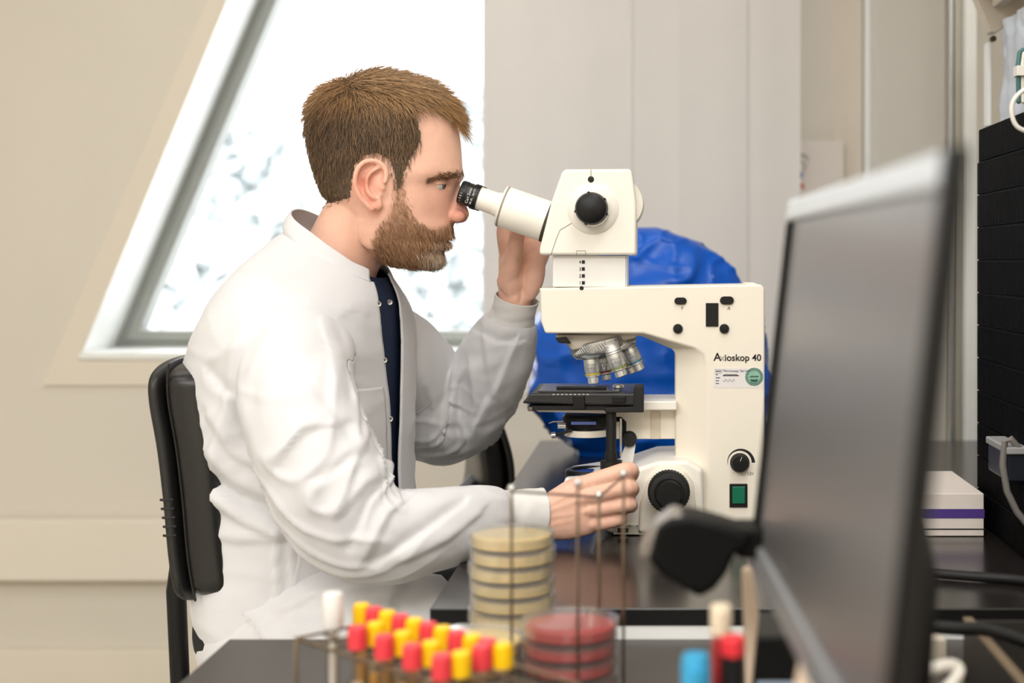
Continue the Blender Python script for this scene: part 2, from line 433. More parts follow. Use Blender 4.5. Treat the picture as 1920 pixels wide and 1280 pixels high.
# base
YB = 1.865
bs = [(1046,930),(1056,906),(1160,889),(1232,865),(1290,863),(1318,880),(1322,1003),(1158,1003),(1134,997),(1116,981),(1104,955)]
G().prism(bs, YB, mir(YB)).build('base', CREAMW, ms, bevel=.006, seg=3)
G().box((Xof(1165, YB), YB + .01, ZB), (Xof(1322, YB), mir(YB) - .01, P(0, 1003, YB).z + .002)).build('foot_plate', SOFTBLK, ms)
# slider strip on the lower edge of the base
sp = G().prism([(1150,984),(1320,984),(1320,1002),(1150,1002)], YB - .0025, YB + .004).build('slider_strip', mat('slider_grey', (186, 182, 172), .45), ms, bevel=.0006)
for a, b_ in ((1158, 1178), (1198, 1216)):
    G().prism([(a,990),(b_,990),(b_,998),(a,998)], YB - .004, YB).build('slider', SOFTBLK, sp, bevel=.0004)
text('slider_marking', '1A', .0045, P(1176, 987.5, YB - .0035), INK, sp)
text('slider_marking', 'o', .004, P(1193, 987, YB - .0035), INK, sp)
# ------ head: spacer block, housing, knob
sb_ = [(1036,479),(1176,479),(1176,538),(1036,538)]
sp = G().prism(sb_, YN + .008, mir(YN) - .008).build('spacer', mat('pale_grey_enamel', (232, 230, 226), .42, var=.01), ms, bevel=.0015)
dS = YN + .0078
G().prism([(1172.5,481),(1174,481),(1174,536),(1172.5,536)], dS - .0003, dS + .001).build('edge_line', mat('pale_blue_line', (150, 172, 205), .5), sp)
for n_, y in zip('4321', (491, 504, 517, 530)):
    G().prism([(1091,y-3.2),(1096.5,y-3.2),(1096.5,y+3.2),(1091,y+3.2)], dS - .0004, dS + .001).build('scale_mark', INK, sp)
    text('scale_figure', n_, .0062, P(1085.5, y + 3, dS - .0004), INK, sp)
G().lathe([(.0028, 0), (.0028, .0008)], P(1090.5, 540, YN - .0004), (0, 1, 0)).build('index_dot', INK, sp)
YH = YN - .004
hp = [(1053,324),(1059,317),(1178,316),(1185,320),(1188,340),(1193,380),(1193,428),(1193,478),(1011,478),(1012,464),(1034,378)]
hs = G().prism(hp, YH, mir(YH)).build('tube_head', CREAMW, ms, bevel=.004, seg=3)
# round disc at the back of the head
p = P(1160, 384, YM)
G().lathe([(.0,0),(.0335, 0), (.0345, .003), (.0345, .085), (.0335, .088),(0,.088)], (p.x, YM - .044, p.z), (0, 1, 0), 48).build('rear_boss', CREAMW, hs)
# boss and focusing knob of the head
c = P(1112, 391, YH)
G().lathe([(.0345, .0), (.032, .0025), (.027, .0045), (.0, .0052)], c, (0, -1, 0), 48).build('knob_boss', CREAMW, hs)
kb = P(1109, 391, YH - .02)
g = G().lathe([(.0, -.012), (.0205, -.012), (.0215, -.010), (.0215, .004), (.0195, .0095), (.014, .0125), (.0, .0135)], kb, (0, -1, 0), 48)
o = g.build('head_knob', BLACKP, hs)
G().lathe([(.0222, 0), (.0222, .003)], kb + Vector((.001, .0135, -.0007)), (0, -1, 0), 48).build('knob_ring', CHROME, o)
for a in (100, 35, -20, 190, -110):
    q_ = kb + Vector((math.cos(math.radians(a))*.0208, -.001, math.sin(math.radians(a))*.0208))
    G().ell(q_, (.0022, .006, .0022), 8, 6).build('knob_notch', SOFTBLK, o)
dh = YH - .0003
SEAM = mat('seam_shadow_line', (150, 142, 128), .7)
def seam(pts, r=.0005):
    return G().tube([P(x, y, YH - .0001) for x, y in pts], r, 5).build('seam', SEAM, hs)
seam([(1108,317.5),(1108,365)]); seam([(1086,410),(1050,431),(1043,448),(1033,477)])
seam([(1081,478),(1081,470),(1098,470),(1098,478)])
G().lathe([(.0041, 0), (.0041, .0012), (.003, .0016)], P(1108, 336, YH), (0, -1, 0), 24).build('screw_hole', INK, hs)
# ------ binocular tubes and eyepieces
ax = Vector((-.945, 0, .327)).normalized()
EYE = mat('eyepiece_black', (22, 22, 23), .4, var=.1, vscale=80)
EYETXT = mat('white_lettering', (215, 215, 212), .6)
for side, nm in ((-1, 'near'), (1, 'far')):
    yy = YM + side*.030
    e = P(857, 357, YN); e = Vector((e.x, yy, e.z))                    # outer end of the eyepiece
    if side > 0: e += ax*.002
    R = G()
    bt = R.lathe([(.0, .058), (.0268, .058), (.028, .060), (.028, .130), (0, .130)], e, -ax, 40).build('binocular_tube', CREAMW, ms)
    G().lathe([(.0282, .0605), (.0284, .0612), (.0284, .0622), (.0282, .063)], e, -ax, 40, False).build('tube_seam', SEAM, bt)
    G().lathe([(.0, .122), (.0286, .122), (.0286, .127), (.0, .127)], e, -ax, 40).build('tube_gap', mat('gap_dark', (60, 52, 44), .6), bt)
    G().lathe([(.0, .024), (.0155, .024), (.0155, .050), (.0168, .052), (.0168, .060), (.0, .060)], e, -ax, 40).build('eyepiece_sleeve', CREAMW, ms)
    ep = G().lathe([(.0, .004), (.012, .003), (.0152, .0), (.0164, .002), (.0164, .009), (.0158, .0095), (.0158, .017), (.0168, .018), (.0168, .0265), (.0, .0275)], e, -ax, 48).build('eyepiece', EYE, ms)
    for k in range(30):
        a = 2*math.pi*k/30; u = ax.orthogonal().normalized(); v_ = ax.cross(u)
        d = u*math.cos(a) + v_*math.sin(a)
        G().obox(e - ax*.0225 + d*.0168, (ax, ax.cross(d), d), (.0035, .0009, .0006)).build('grip_rib', EYE, ep)
    if side < 0:
        r_ = -ax.cross(Vector((0, 1, 0)))
        for t_, off, sz in (('Carl Zeiss', .0165, .0052), ('W-PL 10x/23', .0215, .0040), ('- 1 0 1', .006, .0045)):
            q_ = e - ax*off + Vector((0, -.0172, 0)) - Vector((ax.z*-1, 0, ax.x))*0
            up_ = ax; rt = Vector((-ax.z, 0, ax.x)); rt = -rt if rt.z < 0 else rt
            text('lettering', t_, sz, q_ - rt*.012, EYETXT, ep, right=rt, up=ax if rt.cross(ax).y < 0 else -ax)
# ------ controls on the near face of the arm
def slot(x, y, w_, h_, nm='slider_button', m=BLACKP):
    pts = []
    r = h_/2
    for k in range(9): a = math.pi/2 + math.pi*k/8; pts.append((x - w_/2 + r + r*math.cos(a), y - r*math.sin(a)))
    for k in range(9): a = -math.pi/2 + math.pi*k/8; pts.append((x + w_/2 - r + r*math.cos(a), y - r*math.sin(a)))
    return G().prism(pts, YN - .0035, YN + .004).build(nm, m, ms, bevel=.0008)
slot(1276, 564, 23, 13); slot(1363, 563, 26, 15)
G().prism([(1323.5,568),(1347,568),(1347,612),(1323.5,612)], YN - .002, YN + .003).build('cover_plate', BLACKP, ms, bevel=.0006)
for x in (1271, 1358): G().lathe([(0, 0), (.0064, 0), (.0064, .003), (.0055, .0042), (0, .0046)], P(x, 616, YN), (0, -1, 0), 28).build('cap', BLACKP, ms)
dT = YN - .0004
GI = mat('grey_ink', (120, 114, 104), .6)
text('letter', 'F', .0065, P(1277, 580.5, dT), GI, ms); text('letter', 'A', .0065, P(1363.5, 580.5, dT), GI, ms)
tx = P(1338, 676, dT)
text('nameplate', 'A', .0150, tx, INK, ms, bold=.00018)
text('nameplate', 'x', .0145, P(1349, 676, dT), GREYINK, ms)
text('nameplate', 'ioskop 40', .0123, P(1358.5, 676, dT), INK, ms, bold=.00018)
lb = G().prism([(1338,690),(1431,690),(1431,727),(1338,727)], YN - .0003, YN + .001).build('service_label', mat('label_paper', (226, 222, 220), .6), ms, smooth=False)
G().lathe([(.0118, 0), (.0118, .0003)], P(1414, 706, YN - .0003), (0, -1, 0), 40).build('green_seal', mat('seal_green', (142, 184, 166), .5, var=.1, vscale=150), lb)
DG = mat('dark_green_print', (40, 88, 76), .6)
for r in (.0114, .0088):
    G().tube([P(1414, 706, YN - .0007) + Vector((r*math.cos(a), 0, r*math.sin(a))) for a in [k*math.pi/16 for k in range(32)]], .00035, 4, closed=True).build('seal_ring', DG, lb)
for k in range(24):
    a = k*math.pi/12; q_ = P(1414, 706, YN - .0007) + Vector((.0101*math.cos(a), 0, .0101*math.sin(a)))
    G().obox(q_, ((math.cos(a), 0, math.sin(a)), (0, 1, 0), (-math.sin(a), 0, math.cos(a))), (.0007, .0001, .0005)).build('seal_mark', DG, lb)
G().tube([P(1406.5 + i*1.9, 705.6 + 1.4*math.sin(i*2.4), YN - .0007) for i in range(9)], .0007, 5).build('seal_mark', DG, lb)
G().prism([(1406,711),(1422,711),(1419,716),(1409,716)], YN - .0008, YN).build('seal_bar', DG, lb)
PUR = mat('label_ink', (96, 92, 112), .6)
text('label_line', 'Microscopy Service', .0046, P(1355, 697, YN - .0005), PUR, lb)
G().tube([P(1341, 693, YN - .0005), P(1353, 693, YN - .0005), P(1353, 699, YN - .0005), P(1341, 699, YN - .0005)], .00025, 4, closed=True).build('label_line', PUR, lb)
for x0_, x1_, y in ((1342,1352,696),(1355,1386,704),(1342,1346,702),(1342,1350,708),(1342,1348,713.5),(1342,1348,718.5)):
    G().prism([(x0_,y-.9),(x1_,y-.9),(x1_,y+.9),(x0_,y+.9)], YN - .0005, YN).build('label_line', PUR, lb)
G().tube([P(1357 + i*1.7, 702.4 + 1.3*math.sin(i*2.7), YN - .0006) for i in range(16)], .0005, 5).build('label_line', INK, lb)
G().tube([P(1356 + i*2.4, 713 + 3*math.sin(i*2.1), YN - .0006) for i in range(10)], .00025, 4).build('signature', PUR, lb)
# rheostat with its printed arc, rocker switch
g = G(); A_ = []
for k in range(25):
    a = math.radians(190 - 190*k/24); r0 = .0158; r1 = r0 + .0004 + .0042*(k/24)
    c = P(1387, 867, YN - .0003); A_.append((c + Vector((r0*math.cos(a), 0, r0*math.sin(a))), c + Vector((r1*math.cos(a), 0, r1*math.sin(a)))))
g.loft([[a for a, b in A_], [b for a, b in A_]], False, False).build('dimmer_arc', INK, ms, smooth=False)
dm = G().lathe([(0, 0), (.0128, 0), (.0128, .002), (.0116, .003), (.011, .012), (.0098, .0135), (0, .0138)], P(1387, 867, YN), (0, -1, 0), 40).build('dimmer_knob', BLACKP, ms)
G().tube([P(1388, 864, YN - .0139), P(1391, 857, YN - .0139)], .0004, 6).build('pointer', EYETXT, dm)
text('letter', '12V', .0055, P(1401, 890, dT), GI, ms)
sw = G().prism([(1368,907),(1401.5,907),(1401.5,951),(1368,951)], YN - .0025, YN + .002).build('power_switch', BLACKP, ms, bevel=.0008)
G().prism([(1373,912),(1397,912),(1397,944),(1373,944)], YN - .005, YN).build('rocker', mat('green_rocker', (6, 104, 76), .3, emit=.04), sw, bevel=.0008)
# focusing drive: fairing, coarse and fine knobs
fr = [(1196,1000),(1200,945),(1212,905),(1232,880),(1260,874),(1285,884),(1300,905),(1305,945),(1306,1000)]
G().prism(fr, YB - .010, YB + .02).build('drive_fairing', CREAM, ms, bevel=.006, seg=3)
kc = P(1254, 921, YB - .045)
kn = G().lathe([(0, -.034), (.020, -.034), (.024, -.012), (.0262, -.010), (.0262, .010), (.0245, .0125), (.0205, .0135), (0, .0138)], kc, (0, -1, 0), 56).build('coarse_knob', SOFTBLK, ms)
for k in range(40):
    a = 2*math.pi*k/40; d = Vector((math.cos(a), 0, math.sin(a)))
    G().obox(kc + d*.0262, (d, (0, 1, 0), (-d.z, 0, d.x)), (.0008, .009, .0011)).build('grip_rib', SOFTBLK, kn)
fk = G().lathe([(0, .0), (.0178, .0), (.0182, .016), (.0172, .026), (.0155, .028), (0, .0282)], kc, (0, -1, 0), 48).build('fine_knob', BLACKP, ms)
G().lathe([(.0186, .0150), (.0189, .0160), (.0186, .0170)], kc, (0, -1, 0), 48, False).build('knob_ring', mat('dark_metal', (70, 68, 66), .35, metal=1), fk)
# ------ nosepiece and objectives
g = G()
def xzring(pts, y0, y1): return None
wn = [(1040,627),(1196,626),(1192,634),(1120,650),(1072,657),(1062,646),(1046,640)]
G().prism(wn, YM - .036, YM + .036).build('nosepiece_mount', mat('nosepiece_grey', (205, 198, 184), .4), ms, bevel=.003)
G().prism([(1041,634),(1060,632),(1070,644),(1048,643)], YM - .05, YM - .02).build('nosepiece_lever', BLACKP, ms, bevel=.001)
tax = Vector((.235, 0, -.972)).normalized()
tc_ = P(1132, 647, YM); tc_ = Vector((tc_.x, YM, tc_.z))
tr = G().lathe([(0, -.010), (.043, -.010), (.045, -.008), (.045, .004), (.041, .010), (.020, .0165), (0, .018)], tc_, tax, 64).build('turret', CHROME, ms)
u = tax.orthogonal().normalized(); v_ = tax.cross(u)
for k in range(72):
    a = 2*math.pi*k/72; d = u*math.cos(a) + v_*math.sin(a)
    G().obox(tc_ - tax*.002 + d*.0452, (tax + d.cross(tax)*.45, d.cross(tax), d), (.0045, .0008, .0006)).build('grip_rib', ALU, tr)
BARR = mat('objective_barrel', (226, 226, 224), .3, metal=.65, var=.05, vscale=120)
def objective(px0, py0, px1, py1, y, r, L, ring, f0=.62):
    a = P(px0, py0, y); b_ = P(px1, py1, y); d = (b_ - a).normalized(); L = (b_ - a).length
    o = G().lathe([(0, -.006), (r*.95, -.004), (r*.95, .002), (r, .003), (r, L*f0), (r*.93, L*f0 + .001), (r*.93, L*.76), (r*.72, L*.80), (r*.70, L*.97), (r*.5, L), (0, L)], a, d, 36).build('objective', BARR, ms)
    G().lathe([(r*1.01, L*.66), (r*1.01, L*.71)], a, d, 36, False).build('colour_ring', ring, o)
    for q_ in (.12, .2): G().lathe([(r*1.012, L*q_), (r*1.012, L*q_ + .0008)], a, d, 36, False).build('groove', mat('groove_dark', (70, 66, 60), .5), o)
    x_ = Vector((d.z, 0, -d.x)); x_ = x_ if x_.x > 0 else -x_
    for q_, s_ in ((.40, 'Plan'), (.52, '10x/')):
        for i_, ch in enumerate(s_[:4]):
            th = (i_ - 1.5)*.32; dir_ = x_*math.sin(th) + Vector((0, -1, 0))*math.cos(th); rt = x_*math.cos(th) + Vector((0, 1, 0))*math.sin(th)
            text('engraving', ch, .0030, a + d*(L*q_) + dir_*(r*1.01), INK, o, right=rt, up=-d)
YEL = mat('yellow_ring', (198, 176, 60), .4); GRN = mat('green_ring', (120, 140, 70), .4); BLR = mat('blue_ring', (60, 130, 165), .4); REDR = mat('red_ring', (170, 50, 45), .4)
objective(1107, 660, 1113, 719, YM - .018, .0104, 0, YEL)
objective(1129, 660, 1138, 713, YM + .030, .0086, 0, REDR)
objective(1147, 651, 1166, 706, YM - .040, .0112, 0, GRN)
objective(1175, 642, 1201, 694, YM - .010, .0096, 0, BLR)
objective(1166, 648, 1186, 700, YM + .034, .0088, 0, YEL)
# ------ stage
STG = mat('stage_black', (34, 34, 35), .35, var=.12, vscale=30); 
ys0, ys1 = 1.868, 2.02
zt = P(0, 737, ys0).z; zb_ = P(0, 762, ys0).z
xa, xb = Xof(978, ys0), Xof(1204, ys0)
st = G().loft([[Vector((xa + (.012 if i else 0), ys0, z)) if q == 0 else Vector((xb, ys0, z)) for (q, z, i) in ((0, zb_ + .004, 0), (0, zt, 1), (1, zt, 0), (1, zb_, 0))],
               [Vector((xa + (.012 if i else 0), ys1, z)) if q == 0 else Vector((xb, ys1, z)) for (q, z, i) in ((0, zb_ + .004, 0), (0, zt, 1), (1, zt, 0), (1, zb_, 0))]]).build('stage', STG, ms, bevel=.003)
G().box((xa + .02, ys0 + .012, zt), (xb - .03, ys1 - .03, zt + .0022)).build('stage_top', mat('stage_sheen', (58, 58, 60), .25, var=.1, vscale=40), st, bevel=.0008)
G().box((Xof(1045, ys0), ys0 + .045, zt + .0022), (Xof(1125, ys0), ys0 + .071, zt + .0034)).build('glass_slide', mat('slide_glass', (200, 214, 228), .08, spec=.8), st)
G().box((Xof(1040, ys0), ys0 + .030, zt + .0022), (Xof(1135, ys0), ys0 + .043, zt + .0062)).build('slide_holder', BLACKP, st, bevel=.001)
G().lathe([(0, 0), (.0062, 0), (.0075, .0015), (.0075, .0045), (.005, .006), (0, .0062)], (Xof(1158, ys0), ys0 + .045, zt + .0022), (0, 0, 1), 28).build('holder_screw', CHROME, st)
G().prism([(991,760),(1204,760),(1204,769),(1000,769)], ys0 + .006, ys1 - .03).build('lower_carriage', SOFTBLK, st, bevel=.001)
G().prism([(988,763),(999,763),(999,771),(990,771)], ys0 + .004, ys0 + .02).build('stop_screw', mat('dull_steel', (110, 105, 98), .35, metal=1), st, bevel=.001)
G().prism([(1074,742),(1096,742),(1097,767),(1075,767)], ys0 - .003, ys0 + .01).build('clamp_block', BLACKP, st, bevel=.001)
G().prism([(1148,743),(1173,743),(1173,755),(1148,755)], ys0 - .004, ys0 + .01).build('vernier_block', BLACKP, st, bevel=.001)
G().prism([(1188,726),(1207,724),(1207,773),(1134,773),(1134,764),(1188,762)], ys0 - .002, ys0 + .04).build('rack_block', SOFTBLK, st, bevel=.001)
for k in range(9): G().prism([(1036+k*8,738.7),(1040+k*8,738.7),(1040+k*8,740),(1036+k*8,740)], ys0 - .0004, ys0 + .001).build('scale_mark', EYETXT, st)
# drive shaft of the stage
xs_ = Xof(1146, ys0 + .012); y_ = ys0 + .012
sh = G().lathe([(0, 0), (.0068, 0), (.0068, .056), (.0085, .057), (.0085, .066), (.0145, .067), (.0145, .078), (0, .078)], (xs_, y_, P(0, 768, y_).z), (0, 0, -1), 28).build('stage_drive', SOFTBLK, ms)
G().lathe([(.0016, 0), (.0016, .05)], (xs_ + .0125, y_ + .004, P(0, 785, y_).z), (0, 0, -1), 12).build('guide_rod', CHROME, sh)
# stage bracket (cream), condenser, diaphragm
br = G().prism([(1204,752),(1268,752),(1268,823),(1150,823),(1150,771),(1204,771)], YM - .02, YM + .02).build('stage_bracket', CREAM, ms, bevel=.002)
G().prism([(1180,752),(1269,752),(1269,769),(1180,769)], YM - .05, YM + .05).build('bracket_top', CREAMW, br, bevel=.002)
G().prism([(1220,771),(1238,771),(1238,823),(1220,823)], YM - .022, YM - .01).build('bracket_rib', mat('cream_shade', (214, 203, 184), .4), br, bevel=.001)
G().prism([(1000,767),(1140,767),(1140,775),(1010,772)], YM - .04, YM + .04).build('carrier_plate', CREAMW, br, bevel=.001)
cxn = Xof(1098, YM)
cd = G().lathe([(0, 0), (.028, 0), (.0315, .004), (.0315, .016), (.029, .019), (0, .019)], (cxn, YM, P(0, 775, YM).z), (0, 0, -1), 48).build('condenser', BLACKP, ms)
G().box((cxn - .018, YM - .0335, P(0, 791, YM).z), (cxn + .016, YM - .028, P(0, 785, YM).z)).build('condenser_slot', mat('slot_blue_reflection', (96, 118, 190), .15), cd, bevel=.0008)  # slot in the condenser, its blue reflection put into the colour
G().lathe([(0, 0), (.030, 0), (.031, .002), (.031, .0085), (0, .0085)], (cxn + .002, YM, P(0, 804, YM).z), (0, 0, -1), 48).build('condenser_carrier', CREAM, cd)
G().lathe([(0, 0), (.012, 0), (.012, .006), (0, .006)], (cxn, YM, P(0, 799, YM).z), (0, 0, -1), 24).build('condenser_neck', CHROME, cd)
G().tube([P(1030, 793, YM - .03), P(1038, 790, YM - .03), P(1056, 790, YM - .03)], .001, 6).build('lever', CHROME, cd)
G().cyl(P(1046, 798, YM - .03), P(1060, 798, YM - .028), .0042).build('centring_screw', CHROME, cd)
G().cyl(P(1034, 816, YM - .03), P(1042, 815, YM - .03), .0042).build('centring_screw', CHROME, cd)
G().cyl(P(1042, 815, YM - .03), P(1072, 806, YM - .028), .0022).build('screw_rod', SOFTBLK, cd)
G().tube([P(1150, 786, YM - .035), P(1164, 786, YM - .035), P(1170, 792, YM - .035), P(1170, 815, YM - .035)], .0035, 8).build('condenser_arm', BLACKP, ms)
G().lathe([(0, 0), (.0092, 0), (.0102, .002), (.0102, .016), (.009, .018), (0, .0182)], P(1180, 821, YM - .03), (0, -1, 0), 32).build('condenser_knob', SOFTBLK, ms)
g = G(); c0_ = [P(1172, 836, YM - .04), P(1192, 832, YM - .042), P(1188, 858, YM - .04), P(1183, 879, YM - .039), P(1160, 866, YM - .041)]
g.loft([c0_, [p + Vector((0, .0012, 0)) for p in c0_]]); g.build('paper_tag', PAPER, ms, smooth=False)
xf_ = Xof(1106, YM)
fd = G().lathe([(0, 0), (.034, 0), (.034, .011), (.032, .0135), (.026, .0135), (.024, .010), (0, .010)], (xf_, YM, P(0, 897, YM).z), (0, 0, 1), 48).build('field_diaphragm', BLACKP, ms)
G().lathe([(0, 0), (.0238, 0), (.012, .0016), (0, .002)], (xf_, YM, P(0, 897, YM).z + .0102), (0, 0, 1), 40).build('lens', mat('dark_blue_lens', (30, 60, 130), .08), fd)

# ------------------------------------------------------------------ blue dust cover on the second microscope behind
BLUE = mat('blue_plastic_sheet', (0, 92, 205), .34, var=.08, vscale=14, spec=.5)
DB = 2.70
rows = [(838,1078,1436,.11),(815,1050,1440,.12),(790,1022,1442,.125),(760,1004,1443,.13),(720,994,1444,.135),(660,998,1442,.135),(600,1006,1425,.13),(550,1036,1402,.125),(510,1074,1388,.115),(478,1120,1358,.10),(452,1150,1306,.085),(434,1168,1262,.065),(427,1185,1236,.04)]
rr = crom(rows, 90); rings = []
for (y, xl, xr, hd) in rr:
    s = DB/F; c = ((xl + xr)/2 - CX)*s; a = (xr - xl)/2*s; z = H - (y - CY)*s; ring = []
    for k in range(140):
        t = 2*math.pi*k/140; ct, st_ = math.cos(t), math.sin(t)
        n = 2.8; x = c + a*math.copysign(abs(ct)**(2/n), ct); yy = DB + hd*math.copysign(abs(st_)**(2/n), st_)
        q_ = Vector((x, yy, z))
        w1 = noise.noise(Vector((x*5 + z*7, yy*4, z*3 - x*4))); w2 = 1 - abs(noise.noise(Vector((x*9 - z*6, yy*7 + 3, z*8 + x*5))))*2
        w3 = 1 - abs(noise.noise(Vector((x*14 + z*20, yy*9, z*13 - x*16 + 5))))*2
        d = .014*w1 + .014*max(0, w2)**3 + .007*max(0, w3)**4
        ring.append(q_ + Vector((ct*a, st_*hd, 0)).normalized()*(d - .006))
    rings.append(ring)
rings[0] = [Vector((p.x, p.y, ZB + .001)) for p in rings[0]]
bc = G().loft(rings).build('dust_cover', BLUE, angle=70)
tag(bc, 'bright blue crinkled plastic dust cover standing on the bench behind the microscope', 'dust cover')

# ------------------------------------------------------------------ agar dishes
PLASTIC = pane_mat('clear_polystyrene', (.97, .97, .965, 1), refl=.12, rough=.08, milk=.035)
PLASTIC2 = pane_mat('clear_polystyrene_backlit', (.97, .97, .965, 1), refl=.14, rough=.08, milk=.09)  # whitened copy for the yellow dishes, backlight put into the colour
YAG = mat('yellow_agar', (255, 222, 134), .35, var=.06, vscale=40, sss=.0)
RAG = mat('red_agar', (198, 22, 26), .3, var=.1, vscale=40)
RAG2 = mat('dark_red_agar', (128, 40, 38), .3, var=.1, vscale=40)
FILM = mat('growth_film', (210, 150, 120), .5, var=.2, vscale=60)
def dish(loc, ag, label, group, R=.043, hgt=.0152, depth=.0045, film=None):
    t = thing('petri_dish', label, 'petri dish', loc, group); x, y, z = loc; PL = PLASTIC2 if ag is YAG else PLASTIC
    G().lathe([(0, 0), (R - .002, 0), (R - .002, hgt*.86), (R - .0032, hgt*.86), (R - .0032, .0014), (0, .0014)], loc, (0, 0, 1), 40).build('dish_base', PL, t)
    G().lathe([(R - .0011, hgt*.32), (R, hgt*.32), (R, hgt - .0002), (0, hgt - .0002), (0, hgt - .0014), (R - .0011, hgt - .0014)], loc, (0, 0, 1), 40, False).build('lid', PL, t)
    G().lathe([(0, 0), (R - .0034, 0), (R - .0034, depth), (R - .006, depth - .0004), (0, depth - .0004)], (x, y, z + .0016), (0, 0, 1), 40).build('agar', ag, t)
    return t
sx, sy = Xof(960, 1.42), 1.42
N1 = 8
for k in range(N1):
    dish((sx + .0012*math.sin(k*2.3), sy + .001*math.cos(k*1.7), ZN + .0002 + k*.0152), YAG, 'clear dish of yellow agar, %s in the tall yellow stack' % ORD[N1 - 1 - k], 'tall stack of yellow agar dishes', depth=.0088)
s2x, s2y = Xof(892, 1.25), 1.255
for k in range(4):
    dish((s2x, s2y, ZN + .0002 + k*.0152), YAG, 'dish of yellow agar, %s in the low stack behind the tubes' % ORD[3 - k], 'low stack of yellow agar dishes', depth=.0088)
s3x, s3y = Xof(1068, 1.245), 1.245
for k in range(5):
    dish((s3x + .0008*math.sin(k*2), s3y, ZN + .0028 + k*.0152), RAG if k != 1 else RAG2, 'dish of blood-red agar, %s in the red stack' % ORD[4 - k], 'stack of red agar dishes', depth=.0072)
# wire carrier round the red stack
wc = thing('wire_dish_carrier', 'tall wire carrier standing around the stack of red agar dishes', 'wire rack', (s3x, s3y, ZN))
posts = [(-.1245, 1.212), (-.0662, 1.180), (-.0300, 1.252), (-.0535, 1.300)]
R_ = .0013
tops = []
for (x, y), tpy in zip(posts, (916, 905, 888, 928)):
    zt_ = P(0, tpy, y).z; tops.append(Vector((x, y, zt_)))
    p_ = G().tube([(x, y, ZN + .001), (x, y, zt_)], R_, 8).build('post', STEEL, wc)
    G().ell((x, y, zt_), (.0036, .0036, .0036), 12, 8).build('post_tip', CHROME, p_)
for a, b_ in ((0, 3), (3, 2)):
    G().tube([tops[a] - Vector((0, 0, .002)), tops[b_] - Vector((0, 0, .002))], R_*.9, 8).build('top_wire', STEEL, wc)
G().tube([(x, y, ZN + .0013) for x, y in posts], .0011, 8, closed=True).build('base_wire', STEEL, wc)

# ------------------------------------------------------------------ tube rack with capped tubes
YC = mat('yellow_cap', (250, 200, 8), .45, var=.04, vscale=60); RC = mat('red_cap', (232, 66, 76), .45, var=.04, vscale=60)
AMB = mat('amber_medium', (226, 168, 74), .35, var=.1, vscale=60); CLR = mat('pale_medium', (214, 190, 160), .4, var=.1, vscale=60)
TUBEGL = pane_mat('tube_glass', (.96, .95, .93, 1), refl=.09, rough=.05)
zc = H - .30
def capxy(px, py): D = .30*F/(py - CY); return (px - CX)*D/F, D
def line(p0, p1, n): return [(p0[0] + (p1[0]-p0[0])*k/(n-1), p0[1] + (p1[1]-p0[1])*k/(n-1)) for k in range(n)]
rear = line(capxy(678, 1153), capxy(943, 1230), 11)
mid = line(capxy(704, 1189), capxy(864, 1246), 4) + [capxy(903, 1233)]
front = line(capxy(670, 1196), capxy(828, 1251), 4)
def make_tube(capm, liq, fill):
    t = thing('test_tube', '', 'test tube', (0, 0, ZN + .0003), 'capped tubes in the wire rack')
    z = ZN + .0003
    G().lathe([(0, 0), (.0035, .0012), (.0058, .0045), (.006, .008), (.006, .078), (.0052, .078), (.0052, .008), (.003, .003), (0, .002)], (0, 0, z), (0, 0, 1), 20).build('glass_tube', TUBEGL, t)
    G().lathe([(0, .0026), (.0028, .0034), (.0048, .008), (.0050, .008 + fill), (0, .008 + fill)], (0, 0, z), (0, 0, 1), 16).build('medium', liq, t)
    cp = G().lathe([(0, .0995), (.0058, .0995), (.0069, .0985), (.0072, .0960), (.0074, .0815), (.0064, .081), (0, .081)], (0, 0, z), (0, 0, 1), 24).build('cap', capm, t)
    for k in range(16):
        a = 2*math.pi*k/16; d = Vector((math.cos(a), math.sin(a), 0))
        G().obox(Vector((0, 0, z + .089)) + d*.0073, (d, (0, 0, 1), d.cross(Vector((0, 0, 1)))), (.0003, .0062, .0004)).build('grip_rib', capm, cp)
    return t
proto = {'yellow': make_tube(YC, AMB, .050), 'red': make_tube(RC, CLR, .046)}
used = set()
def put(colr, x, y, label):
    if colr in used: dup(proto[colr], (x, y, ZN + .0003), label)
    else:
        used.add(colr); proto[colr].location = (x, y, ZN + .0003); proto[colr]['label'] = label
for row, nm, seq in ((rear, 'rear', 'YRYRYRYRYRY'), (mid, 'middle', 'YYYYR'), (front, 'front', 'RRRR')):
    for k, (x, y) in enumerate(row):
        c = 'yellow' if seq[k] == 'Y' else 'red'
        put(c, x, y, '%s-capped test tube, %s from the left in the %s row of the rack' % (c, NTH[k], nm))
# rack
A0 = Vector((-.298, 1.173, 0)); ua = Vector((.7276, -.686, 0)); ub = Vector((.686, .7276, 0))
LA, LB = .262, .072
rk = thing('wire_tube_rack', 'low steel wire rack holding red and yellow capped tubes', 'tube rack', (A0.x, A0.y, ZN))
cs = [A0, A0 + ua*LA, A0 + ua*LA + ub*LB, A0 + ub*LB]
for z in (H - .311, ZN + .03):
    G().tube([Vector((c.x, c.y, z)) for c in cs], .0016, 8, closed=True).build('frame_wire', STEEL, rk)
G().tube([Vector((c.x, c.y, ZN + .0018)) for c in cs], .0016, 8, closed=True).build('foot_wire', STEEL, rk)
for c in cs: G().tube([(c.x, c.y, ZN + .0018), (c.x, c.y, H - .311)], .0018, 8).build('upright', STEEL, rk)
for k in range(1, 3):
    a = A0 + ub*LB*k/3
    G().tube([Vector((a.x, a.y, H - .3112)), Vector((a.x, a.y, H - .3112)) + ua*LA], .0011, 6).build('divider_wire', STEEL, rk)
